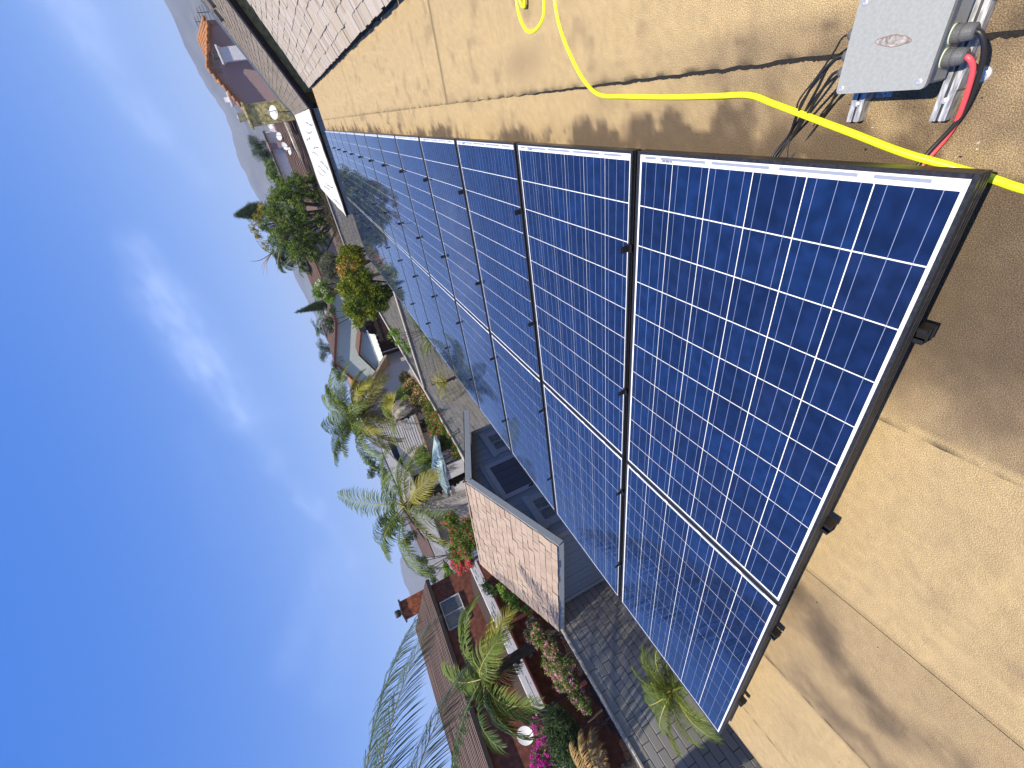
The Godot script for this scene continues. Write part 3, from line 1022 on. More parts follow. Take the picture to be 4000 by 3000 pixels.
# ---- the neighbour's house to the right, cut from the same pattern as ours ---
func neighbour_house() -> void:
	var t := thing("neighbour_house", "house with grey tan shingle roof and olive gable wall under a black eave", "house")
	var e0 := Vector3(17.3, -0.09, 0.66)
	var e1 := Vector3(29.6, -0.09, 0.66)
	var sl := Vector3(0, 0.425, 1.0)
	var up := 8.0
	var s := mb()
	slab(s, e0, e1, e1 + sl * up, e0 + sl * up, 0.06)
	obj("roof_deck", s, M.shingle_dark, t)
	shingle_slope(t, e0 + Vector3(0, 0.0, -0.02), Vector3.RIGHT, sl.normalized(), 41, 40, 0.30, 0.20, 0.016, M.nb_shingle, 71, func(p: Vector3) -> float: return -p.x - p.z, 300, 0.014)
	s = mb()
	bar(s, e0 + Vector3(-0.02, -0.10, -0.05), e0 + sl * up + Vector3(-0.02, -0.10, 0), 0.035, 0.13)
	obj("rake_fascia", s, M.dark_wood, t)
	s = mb()
	bar(s, e0 + Vector3(-0.05, -0.005, -0.05), e0 + sl * up + Vector3(-0.05, -0.005, 0), 0.06, 0.05)
	obj("rake_edge", s, M.dark_grey, t)
	s = mb()
	slab(s, e0 + Vector3(0.0, -0.17, 0.0), e0 + Vector3(0.24, -0.17, 0.0), e0 + sl * up + Vector3(0.24, -0.17, 0), e0 + sl * up + Vector3(0.0, -0.17, 0), 0.02)
	obj("soffit", s, M.dark_wood, t)
	s = mb()
	bar(s, e1 + Vector3(0.05, 0.05, 0.0), e1 + sl * up + Vector3(0.05, 0.05, 0), 0.10, 0.15)
	obj("rake_flashing", s, M.blue_metal, t)
	s = mb()
	var poly := PackedVector2Array([Vector2(1.06, GROUND), Vector2(8.6, GROUND), Vector2(8.6, 3.0), Vector2(1.06, -0.10)])
	extrude(s, Transform3D(Basis(Vector3(0, 0, 1), Vector3(0, 1, 0), Vector3(-1, 0, 0)), Vector3(17.52, 0, 0)), poly, -11.6)
	obj("wall", s, M.olive, t)
	# black roof vents
	for p in [[23.6, 4.45], [25.3, 4.30]]:
		var c := Vector3(p[0], -0.09 + (p[1] - 0.66) * 0.425, p[1])
		s = mb()
		bxf(s, Transform3D(Basis(Vector3.RIGHT, -0.40), c + Vector3(0, 0.10, 0)), Vector3(0.36, 0.16, 0.36), 0.02)
		bxf(s, Transform3D(Basis(Vector3.RIGHT, -0.40), c + Vector3(0, 0.02, 0)), Vector3(0.5, 0.012, 0.5))
		obj("roof_vent", s, M.dark_grey, t)
	base(t, Vector3(23, GROUND, 4))

	# white coated patio roof
	var w := thing("patio_roof", "flat white coated patio roof with cracked paint and a brown gutter", "roof")
	s = mb(true)
	var n := fnoise(0.5, 5, 3)
	var rows := []
	for i in 41:
		var row := []
		for j in 17:
			var x: float = lerp(17.6, 27.4, i / 40.0)
			var z: float = lerp(-2.86, 0.62, j / 16.0)
			row.append(Vector3(x, -0.12 + 0.10 * (x - 17.6) / 9.8 + n.get_noise_2d(x, z) * 0.03, z))
		rows.append(row)
	for i in 40:
		for j in 16:
			quad(s, rows[i][j], rows[i + 1][j], rows[i + 1][j + 1], rows[i][j + 1], Vector3.UP)
	obj("roof_sheet", s, M.white_coat, w)
	wall_box(w, Vector3(17.66, -0.24, -2.84), Vector3(27.38, -0.17, 0.6), M.fascia_dark, "roof_edge")
	s = mb(true)
	var pts := []
	for i in 18:
		pts.append(Vector3(17.55 + 0.01 * sin(i * 2.1), -0.15 + 0.012 * sin(i * 1.3), lerp(-2.88, 0.62, i / 17.0)))
	tube(s, pts, 0.03, 0.03, 8)
	obj("gutter", s, M.dark_wood, w)
	for k in 11:   # cracks and curled seams in the coating
		s = mb()
		var z0 := -2.6 + k * 0.28
		var x := 18.2 + fmod(k * 2.7, 4.5)
		var pv := Vector3.ZERO
		for i in 6:
			var p := Vector3(x + i * 0.55, 0, z0 + 0.025 * sin(i * 2.3 + k) + 0.05 * sin(i * 0.7 + k))
			p.y = -0.12 + 0.10 * (p.x - 17.6) / 9.8 + n.get_noise_2d(p.x, p.z) * 0.03 + 0.012
			if i > 0:
				bar(s, pv, p, 0.012 if (i + k) % 3 else 0.03, 0.008)
			pv = p
		obj("crack", s, M.crack, w)
	# blue grey panels closing the patio below the roof
	for i in 9:
		wall_box(w, Vector3(17.72 + 0.01 * (i % 2), GROUND, -2.84 + i * 0.385), Vector3(17.78 + 0.01 * (i % 2), -0.2, -2.84 + (i + 1) * 0.385 - 0.012), M.greyblue, "wall_panel")
	base(w, Vector3(22.5, GROUND, -1.1))

	# yellow chimney at the far end of that house
	var c := thing("yellow_chimney", "broad yellow stucco chimney with a steel flue beyond the tan grey roof", "chimney")
	s = mb()
	bx2(s, Vector3(29.75, GROUND, 0.42), Vector3(30.6, 2.12, 1.44), 0.015)
	obj("stack", s, M.yellow_stucco, c)
	s = mb()
	bx2(s, Vector3(29.64, 2.12, 0.30), Vector3(30.72, 2.24, 1.56), 0.02)
	obj("cap", s, M.yellow_stucco, c)
	s = mb(true)
	lathe(s, Transform3D(Basis(), Vector3(30.15, 2.24, 0.92)), [Vector2(0.16, 0), Vector2(0.16, 0.10), Vector2(0.21, 0.10), Vector2(0.21, 0.36), Vector2(0.24, 0.38), Vector2(0.24, 0.42), Vector2(0.0, 0.44)], 20)
	obj("flue", s, M.bare_metal, c)
	base(c, Vector3(30.2, GROUND, 0.93))

	dish("satellite_dish", "big pale oval satellite dish on a strutted mast in front of the yellow chimney", Vector3(29.0, 0.87, 0.90), Vector3(-0.52, 0.84, 0.12), 0.36, Vector3(29.25, -0.05, 0.84))

func dish(called: String, label: String, c: Vector3, aim: Vector3, r: float, foot: Vector3, group := "") -> Node3D:
	var t := thing(called, label, "satellite dish", Vector3.ZERO, 0.0, group)
	aim = aim.normalized()
	var x := Vector3.UP.cross(aim).normalized()
	var b := Basis(x, aim, x.cross(aim)) * Basis.from_scale(Vector3(0.90, 1, 1.0))
	var s := mb(true)
	var prof := []
	for i in 8:
		prof.append(Vector2(r * (i / 7.0), 0.17 * r * pow(i / 7.0, 2.0) - 0.17 * r))
	lathe(s, Transform3D(b, c), prof, 28)
	for i in 8:
		prof[i].y -= 0.012
	lathe(s, Transform3D(b, c), prof, 28)
	s.set_smooth_group(-1)
	lathe(s, Transform3D(b, c), [Vector2(r, -0.012), Vector2(r * 1.015, -0.006), Vector2(r, 0.0)], 28)
	obj("reflector", s, M.dish, t)
	s = mb()
	var low := c - b.z.normalized() * r * 0.98 if b.z.y > 0 else c + b.z.normalized() * r * 0.98
	var lnb := c + aim * r * 1.05 - Vector3(0, r * 0.25, 0)
	bar(s, low, lnb, 0.025 * r / 0.4, 0.035 * r / 0.4)
	obj("arm", s, M.dark_grey, t)
	s = mb()
	bar(s, lnb, lnb - aim * 0.10 * r / 0.4 + Vector3(0, 0.05, 0) * r, 0.06 * r / 0.4, 0.06 * r / 0.4, Vector3.UP, 0.01)
	bar(s, lnb + x * 0.07 * r, lnb + x * 0.22 * r - aim * 0.06, 0.04 * r / 0.4, 0.04 * r / 0.4)
	obj("receiver", s, M.dish, t)
	s = mb()
	var back := c - aim * (0.17 * r + 0.05)
	bar(s, back, back + Vector3(0, -0.3 * r, 0), 0.08 * r / 0.4, 0.05 * r / 0.4)
	obj("bracket", s, M.dark_grey, t)
	s = mb(true)
	tube(s, smooth_path([back + Vector3(0, -0.2 * r, 0), back.lerp(foot, 0.5) * Vector3(1, 1, 1) + Vector3(0, -0.05, 0), foot], 4), 0.022 * r / 0.4, 0.022 * r / 0.4, 8)
	obj("mast", s, M.dark_grey, t)
	s = mb(true)
	for k in [-1.0, 1.0]:
		tube(s, [back.lerp(foot, 0.45), foot + Vector3(0.1, 0, k * 0.3 * r / 0.4)], 0.008 * r / 0.4, -1.0, 5)
	obj("strut", s, M.dark_grey, t)
	base(t, foot)
	return t

# a plain gabled house; the ridge runs along x or z, roof slopes are stepped courses
func gable_house(t: Node3D, lo: Vector2, hi: Vector2, eave: float, ridge: float, along_x: bool, over: float, wm: Material, rm: Material, n: int, fm: Material, th := 0.03, wave := 0.0, at := 0.5) -> void:
	var s := mb()
	var c := lerpf(lo.y, hi.y, at) if along_x else lerpf(lo.x, hi.x, at)
	var a0 := lo.y if along_x else lo.x
	var a1 := hi.y if along_x else hi.x
	var poly := PackedVector2Array([Vector2(a0, GROUND), Vector2(a1, GROUND), Vector2(a1, eave), Vector2(c, ridge - 0.04), Vector2(a0, eave)])
	var tf := Transform3D(Basis(Vector3(0, 0, 1), Vector3(0, 1, 0), Vector3(-1, 0, 0)), Vector3(hi.x, 0, 0)) if along_x else Transform3D(Basis(), Vector3(0, 0, lo.y))
	extrude(s, tf, poly, (hi.x - lo.x) if along_x else (hi.y - lo.y))
	obj("wall", s, wm, t)
	var l0 := (lo.x if along_x else lo.y) - over
	var l1 := (hi.x if along_x else hi.y) + over
	for sg in [0, 1]:
		var e := a0 if sg == 0 else a1
		var out := -over if sg == 0 else over
		var ey := eave - (ridge - eave) * over / absf(c - e)
		var p := func(l: float, q: float, y: float) -> Vector3: return Vector3(l, y, q) if along_x else Vector3(q, y, l)
		s = mb()
		slab(s, p.call(l0, e + out, ey), p.call(l1, e + out, ey), p.call(l1, c, ridge), p.call(l0, c, ridge), 0.10)
		obj("roof_deck", s, fm, t)
		coursed(t, "roof", p.call(l0 - 0.02, e + out * 1.04, ey), p.call(l1 + 0.02, e + out * 1.04, ey), p.call(l1 + 0.02, c, ridge + 0.01), p.call(l0 - 0.02, c, ridge + 0.01), n, th, rm, sg + 3, wave)
		s = mb()
		for l in [l0, l1]:
			bar(s, p.call(l, e + out, ey - 0.09), p.call(l, c, ridge - 0.09), 0.04, 0.17)
		bar(s, p.call(l0, e + out * 1.03, ey - 0.07), p.call(l1, e + out * 1.03, ey - 0.07), 0.04, 0.15)
		obj("fascia", s, fm, t)

func louvre(parent: Node3D, c: Vector3, r: Vector3, w: float, h: float, m: Material) -> void:
	var n := r.cross(Vector3.UP)
	var b := Basis(r, Vector3.UP, n)
	var s := mb()
	bxf(s, Transform3D(b, c), Vector3(w, h, 0.03))
	var o := obj("vent", s, M.dark_grey, parent)
	for i in 6:
		s = mb()
		bxf(s, Transform3D(b * Basis(Vector3.RIGHT, 0.5), c + n * 0.025 + Vector3.UP * h * ((i + 0.5) / 6.0 - 0.5)), Vector3(w, h * 0.10, 0.04))
		obj("slat", s, m, o)

func barrel_row(s: SurfaceTool, a: Vector3, b: Vector3, r: float, step: float) -> void:
	var n := int(a.distance_to(b) / step)
	for i in n:
		var p := a.lerp(b, float(i) / n)
		var q := a.lerp(b, float(i + 1.1) / n)
		tube(s, [p, q], r * 1.08, r * 0.92, 8)

func far_houses() -> void:
	# pink house with a clay tile gable
	var t := thing("pink_house", "dusky pink house gable edged with orange clay barrel tiles", "house")
	var X := 58.0
	var s := mb()
	extrude(s, Transform3D(Basis(Vector3(0, 0, 1), Vector3(0, 1, 0), Vector3(-1, 0, 0)), Vector3(X, 0, 0)), PackedVector2Array([Vector2(2.5, GROUND), Vector2(8.7, GROUND), Vector2(8.7, 3.15), Vector2(5.71, 4.55), Vector2(2.5, 3.2)]), -9.0)
	obj("wall", s, M.pink_stucco, t)
	var pk := Vector3(X - 0.45, 4.70, 5.71)
	var el := Vector3(X - 0.45, 3.02, 1.9)
	var er := Vector3(X - 0.45, 3.05, 8.98)
	for e in [el, er]:
		s = mb()
		slab(s, e, pk, pk + Vector3(9.5, 0, 0), e + Vector3(9.5, 0, 0), 0.12)
		obj("roof_deck", s, M.clay, t)
		s = mb(true)
		for i in 16:
			var o := Vector3(0.2 + i * 0.58, 0.03, 0)
			tube(s, [e + o, pk + o], 0.15, 0.13, 6)
		obj("barrel_tiles", s, M.clay, t)
		s = mb(true)
		barrel_row(s, e + Vector3(-0.03, 0.05, 0), pk + Vector3(-0.03, 0.05, 0), 0.16, 0.48)
		obj("rake_tiles", s, M.clay, t)
	louvre(t, Vector3(X - 0.02, 3.98, 5.92), Vector3(0, 0, 1), 0.42, 0.62, M.pink_stucco)
	louvre(t, Vector3(X - 0.02, 3.95, 5.40), Vector3(0, 0, 1), 0.42, 0.62, M.pink_stucco)
	var c := mb()
	bx2(c, Vector3(X - 0.9, GROUND, 5.95), Vector3(X, 3.25, 7.05), 0.02)
	bx2(c, Vector3(X - 1.0, 2.98, 5.85), Vector3(X, 3.12, 7.15), 0.02)
	bx2(c, Vector3(X - 1.1, 3.16, 5.75), Vector3(X, 3.34, 7.25), 0.02)
	var ch := obj("chimney", c, M.white_stucco, t)
	c = mb(true)
	lathe(c, Transform3D(Basis(), Vector3(X - 0.5, 3.34, 6.5)), [Vector2(0.22, 0), Vector2(0.22, 0.34), Vector2(0.3, 0.36), Vector2(0.3, 0.5), Vector2(0, 0.52)], 14)
	obj("flue", c, M.dark_grey, ch)
	# the second tile roof higher behind
	s = mb()
	slab(s, Vector3(60.5, 3.35, 9.9), Vector3(60.5, 3.35, 4.5), Vector3(64.0, 4.85, 5.0), Vector3(64.0, 4.85, 8.6), 0.12)
	obj("rear_roof", s, M.clay, t)
	s = mb(true)
	for i in 18:
		var z := 9.75 - i * 0.30
		tube(s, [Vector3(60.5, 3.40, z), Vector3(64.0, 4.90, lerpf(8.6, 5.0, i / 17.0))], 0.13, 0.11, 6)
	obj("rear_barrel_tiles", s, M.clay, t)
	s = mb()
	bx2(s, Vector3(61.0, 1.0, 4.6), Vector3(67.0, 3.3, 9.6))
	obj("rear_wall", s, M.pink_stucco, t)
	s = mb()
	bx2(s, Vector3(61.5, 2.5, 2.75), Vector3(62.6, 4.15, 3.75), 0.02)
	bx2(s, Vector3(61.35, 4.15, 2.6), Vector3(62.75, 4.32, 3.9), 0.02)
	bx2(s, Vector3(61.8, 4.32, 3.05), Vector3(62.3, 4.75, 3.5), 0.01)
	obj("rear_chimney", s, M.white_stucco, t)
	base(t, Vector3(62, GROUND, 5.7))
	for k in 2:
		var at: Vector3 = [Vector3(70.0, 2.55, 10.9), Vector3(66.0, 1.8, 11.0)][k]
		s = mb()
		bar(s, at - Vector3(0, 3.0, 0), at + Vector3(0, 2.2, 0), 0.06, 0.06, Vector3.RIGHT)
		for i in 4:
			bar(s, at + Vector3(0, 1.2 + 0.3 * i, -0.7 + 0.1 * i), at + Vector3(0, 1.2 + 0.3 * i, 0.7 - 0.1 * i), 0.04, 0.04)
		tag(obj("antenna", s, M.dark_grey), ["rooftop antenna mast nearest the top edge behind the tan grey roof", "shorter antenna mast beside the orange tile corner"][k], "antenna")

	# white house with a brown chimney
	t = thing("white_house", "white flat topped upper storey with a brown chimney stack behind the dishes", "house")
	X = 48.0
	wall_box(t, Vector3(X, GROUND, -8.0), Vector3(X + 9, 1.98, -0.08), M.white_stucco)
	s = mb()
	bx2(s, Vector3(X - 0.35, 1.98, -8.3), Vector3(X + 9, 2.12, 0.1), 0.02)
	obj("roof_edge", s, M.dark_grey, t)
	s = mb()
	bx2(s, Vector3(X - 0.3, 0.90, -8.0), Vector3(X, 0.99, 0.0))
	obj("base_ledge", s, M.cream, t)
	s = mb()
	bx2(s, Vector3(X - 0.45, GROUND, -1.36), Vector3(X, 2.02, -0.90), 0.015)
	bx2(s, Vector3(X - 0.6, 2.02, -1.50), Vector3(X, 2.16, -0.76), 0.02)
	obj("chimney", s, M.pink_stucco, t)
	wall_box(t, Vector3(X + 1, GROUND, -0.08), Vector3(X + 8, 1.52, 0.9), M.white_stucco, "side_wall")
	wall_box(t, Vector3(X - 0.6, GROUND, -0.05), Vector3(X + 1.0, 1.05, 1.6), M.pink_stucco, "porch_wall")
	s = mb()
	slab(s, Vector3(X - 6, -0.4, 1.2), Vector3(X - 6, -0.4, -8.5), Vector3(X - 0.3, 0.92, -8.5), Vector3(X - 0.3, 0.92, 1.2), 0.08)
	obj("lower_roof", s, M.brown_roof, t)
	window(t, Vector3(X - 0.01, 1.5, -5.6), Vector3(0, 0, 1), 1.0, 0.7, 0.07, M.dark_grey)
	base(t, Vector3(52, GROUND, -4))
	dish("satellite_dish", "pale round dish on the brown roof close under the white wall", Vector3(38, 1.00, -0.32), Vector3(-0.62, 0.76, 0.15), 0.28, Vector3(38.2, 0.15, -0.32))
	dish("satellite_dish", "tilted grey dish standing alone between white wall and cream beam", Vector3(35, 0.90, -0.86), Vector3(-0.6, 0.78, -0.15), 0.26, Vector3(35.2, -0.05, -0.95))
	dish("satellite_dish", "dark framed dish lying low beside the cream beam's end", Vector3(34.4, 0.74, -1.16), Vector3(-0.35, 0.9, 0.2), 0.24, Vector3(34.6, -0.1, -1.2))
	dish("satellite_dish", "small white dish at the edge of the yellow chimney", Vector3(44, 1.28, 0.36), Vector3(-0.7, 0.7, 0.1), 0.22, Vector3(44.1, 0.6, 0.36))

	# patio cover: cream beam before a dark shake roof
	t = thing("shake_roof", "dark brown shake roof with a long cream beam behind the white patio roof", "roof")
	coursed(t, "shakes", Vector3(28.4, -0.32, 0.9), Vector3(28.4, -0.32, -5.6), Vector3(31.9, 0.25, -4.9), Vector3(31.9, 0.25, 0.9), 9, 0.05, M.dark_wood, 4, 0.04)
	coursed(t, "shakes", Vector3(32.5, 0.1, 0.9), Vector3(32.5, 0.1, -4.4), Vector3(40.0, 1.0, -4.0), Vector3(40.0, 1.0, 0.9), 10, 0.05, M.brown_roof, 9, 0.03)
	s = mb()
	bar(s, Vector3(32.0, 0.37, 0.9), Vector3(32.0, 0.29, -1.4), 0.1, 0.17, Vector3.UP, 0.01)
	extrude(s, Transform3D(Basis(Vector3(0, 0, -1), Vector3(0, 1, 0), Vector3(1, 0, 0)), Vector3(31.95, 0.2, -1.4)), PackedVector2Array([Vector2(0, 0), Vector2(0.40, -0.02), Vector2(0.1, 0.17), Vector2(0, 0.17)]), 0.1)
	obj("beam", s, M.cream, t)
	s = mb(true)
	tube(s, [Vector3(33.2, 0.42, 0.9), Vector3(33.2, 0.36, -1.0), Vector3(33.3, 0.22, -1.9)], 0.05, 0.05, 7)
	obj("pipe", s, M.bare_metal, t)
	wall_box(t, Vector3(28.6, GROUND, -5.4), Vector3(40, -0.42, 0.9), M.dark_wood)
	base(t, Vector3(33, GROUND, -2.3))

	t = thing("brown_roof_house", "low house with a brown roof half hidden behind the olive bush", "house")
	gable_house(t, Vector2(46.2, -15.2), Vector2(54.0, -8.0), 2.30, 3.45, false, 0.45, M.pink_stucco, M.brown_roof, 12, M.rust_paint, 0.03, 0.0, 0.4)
	for z in [-10.8, -12.8]:
		window(t, Vector3(46.19, 1.72, z), Vector3(0, 0, 1), 0.9, 0.75, 0.06, M.dark_grey)
	s = mb()
	for i in 3:
		bx(s, Vector3(47.4, 2.98, -11.3 - 0.22 * i), Vector3(0.25, 0.1, 0.08))
	obj("roof_jack", s, M.white_paint, t)
	base(t, Vector3(50, GROUND, -11.6))

	# tan tile roofed house beyond the mint one
	t = thing("tan_house", "tan stucco house with a tile gable behind the yellow palm fronds", "house")
	gable_house(t, Vector2(50.0, -31.0), Vector2(57.0, -25.6), 2.6, 3.9, true, 0.5, M.tan, M.clay, 9, M.rust_paint)
	base(t, Vector3(53, GROUND, -28))
	t = thing("salmon_house", "low salmon stucco house between the mint house and the tall palm", "house")
	gable_house(t, Vector2(45.0, -36.0), Vector2(52.0, -29.5), 1.2, 2.4, false, 0.5, M.tan, M.brown_roof, 9, M.fascia_dark)
	wall_box(t, Vector3(44.0, GROUND, -31.8), Vector3(45, 0.9, -29.8), M.beige, "porch_wall")
	base(t, Vector3(48, GROUND, -33))

func mint_house() -> void:
	var t := thing("mint_house", "two storey pale mint stucco house with brown rakes and a gabled porch", "house")
	gable_house(t, Vector2(38.0, -21.9), Vector2(47.0, -14.9), 2.40, 3.80, true, 0.24, M.mint, M.brown_roof, 10, M.rust_paint)
	louvre(t, Vector3(37.98, 3.12, -18.22), Vector3(0, 0, 1), 0.34, 0.5, M.mint)
	louvre(t, Vector3(37.98, 3.12, -18.64), Vector3(0, 0, 1), 0.34, 0.5, M.mint)
	# upper stepped part on the right
	var s := mb()
	bx2(s, Vector3(44.0, 2.6, -18.85), Vector3(46.0, 3.82, -17.6))
	obj("upper_wall", s, M.beige, t)
	s = mb()
	bx2(s, Vector3(43.8, 3.82, -19.0), Vector3(46.2, 3.93, -17.45), 0.02)
	obj("upper_roof", s, M.grey_shake, t)
	# porch gable
	var px := 36.1
	var pk := Vector3(px, 1.50, -17.55)
	var r := Vector3(px, 0.62, -15.55)
	var l := Vector3(px, 0.60, -19.75)
	var back := Vector3(1.95, 0, 0)
	for e in [r, l]:
		s = mb()
		slab(s, e, pk, pk + back, e + back, 0.08)
		obj("porch_roof", s, M.brown_roof, t)
		s = mb()
		bar(s, e + Vector3(-0.03, -0.08, 0), pk + Vector3(-0.03, -0.08, 0), 0.05, 0.17)
		obj("porch_rake", s, M.rust_paint if e == r else M.fascia_dark, t)
		s = mb()
		bar(s, e + Vector3(0.02, -0.19, 0), pk + Vector3(0.02, -0.19, 0), 0.05, 0.07)
		obj("porch_trim", s, M.white_paint, t)
	s = mb()
	extrude(s, Transform3D(Basis(Vector3(0, 0, 1), Vector3(0, 1, 0), Vector3(-1, 0, 0)), Vector3(px + 0.2, 0, 0)), PackedVector2Array([Vector2(-19.5, 0.05), Vector2(-15.8, 0.05), Vector2(-15.8, 0.55), Vector2(-17.55, 1.33), Vector2(-19.5, 0.52)]), -0.06)
	obj("pediment", s, M.greyblue, t)
	s = mb()
	bar(s, Vector3(px + 0.1, 0.05, -15.6), Vector3(px + 0.1, 0.02, -19.7), 0.12, 0.12)
	bar(s, Vector3(px + 0.3, 0.5, -15.9), Vector3(px + 0.3, 0.1, -19.2), 0.05, 0.05)
	obj("porch_beam", s, M.white_paint, t)
	for z in [-16.25, -18.1, -19.6]:
		s = mb()
		bx2(s, Vector3(px, GROUND, z - 0.045), Vector3(px + 0.09, 0.0, z + 0.045), 0.008)
		obj("porch_post", s, M.white_paint, t)
	# scalloped awning cloths
	s = mb(true)
	var prev := []
	for i in 61:
		var z := lerpf(-15.9, -19.4, i / 60.0)
		var row := [Vector3(px + 0.05, -0.02, z), Vector3(px - 0.25, -0.22 + 0.03 * sin(i * 0.4), z), Vector3(px - 0.42, -0.44 - 0.05 * absf(sin(i * 0.42)), z)]
		if i > 0:
			for j in 2:
				quad(s, prev[j], row[j], row[j + 1], prev[j + 1], Vector3(-1, 0.5, 0))
		prev = row
	obj("awning", s, M.mint, t)
	s = mb()
	for z in [-16.2, -17.3, -18.4, -19.3]:
		bar(s, Vector3(px + 0.05, 0.0, z), Vector3(px - 0.4, -0.4, z + 0.2), 0.025, 0.025)
	obj("awning_arm", s, M.dark_grey, t)
	wall_box(t, Vector3(37.6, GROUND, -19.6), Vector3(37.9, 0.0, -15.4), M.dark_wood, "porch_wall")
	s = mb()
	for i in 8:
		bx2(s, Vector3(37.5, GROUND, -19.3 + i * 0.34), Vector3(37.6, -0.55, -19.3 + i * 0.34 + 0.32))
	obj("door", s, M.red_wood, t)
	# single storey wing in front on the left
	s = mb()
	slab(s, Vector3(34.4, -0.12, -18.75), Vector3(34.4, -0.16, -25.5), Vector3(37.7, 1.75, -25.5), Vector3(37.7, 1.6, -21.3), 0.1)
	slab(s, Vector3(34.4, -0.12, -18.75), Vector3(37.7, 1.6, -21.3), Vector3(38.0, -0.1, -18.75), Vector3(38.0, -0.12, -18.75), 0.1)
	obj("wing_roof_deck", s, M.grey_shake, t)
	coursed(t, "wing_roof", Vector3(34.36, -0.12, -18.75), Vector3(34.36, -0.16, -25.5), Vector3(37.7, 1.76, -25.5), Vector3(37.7, 1.61, -21.3), 15, 0.035, M.grey_shake, 8, 0.02)
	s = mb()
	bx2(s, Vector3(34.36, -0.30, -25.5), Vector3(34.42, -0.14, -18.7))
	obj("wing_fascia", s, M.white_paint, t)
	wall_box(t, Vector3(34.9, GROUND, -25), Vector3(38, -0.2, -19.2), M.beige, "wing_wall")
	window(t, Vector3(34.89, -1.05, -20.35), Vector3(0, 0, 1), 1.15, 1.0, 0.07, M.dark_wood, 1, 1)
	base(t, Vector3(42, GROUND, -18.4))
	# dark board fence on its right
	var f := thing("board_fence", "dark brown board fence with rusty and peeling streaks beside the porch", "fence")
	for i in 16:
		s = mb()
		bx2(s, Vector3(35.0 + 0.02 * (i % 2), GROUND, -12.6 - i * 0.24), Vector3(35.03 + 0.02 * (i % 2), -0.62 - 0.04 * (i % 3), -12.6 - (i + 1) * 0.24 + 0.015))
		obj("fence_board", s, M.red_wood if i % 5 == 1 else (M.chipped_white if i % 7 == 4 else M.dark_wood), f)
	s = mb()
	bar(s, Vector3(34.97, -0.9, -12.6), Vector3(34.97, -0.9, -16.4), 0.04, 0.09)
	bar(s, Vector3(34.97, -2.2, -12.6), Vector3(34.97, -2.2, -16.4), 0.04, 0.09)
	obj("fence_rail", s, M.dark_wood, f)
	base(f, Vector3(35, GROUND, -14.5))
	# blue solar covered roof peeping over on the right
	var b := thing("blue_roof_house", "far house corner with a blue panelled roof by dark trees", "house")
	s = mb()
	slab(s, Vector3(44.0, 2.5, -16.0), Vector3(44.0, 2.5, -18.0), Vector3(46.0, 3.15, -17.7), Vector3(46.0, 3.15, -16.2), 0.08)
	obj("roof", s, M.blue_metal, b)
	s = mb()
	slab(s, Vector3(44.2, 2.61, -16.4), Vector3(44.2, 2.61, -17.7), Vector3(45.6, 3.06, -17.5), Vector3(45.6, 3.06, -16.5), 0.03)
	obj("solar_panel", s, M.cell[0], b)
	wall_box(b, Vector3(48.2, GROUND, -17.8), Vector3(50, 2.5, -16.2), M.white_stucco)
	base(b, Vector3(47, GROUND, -17))

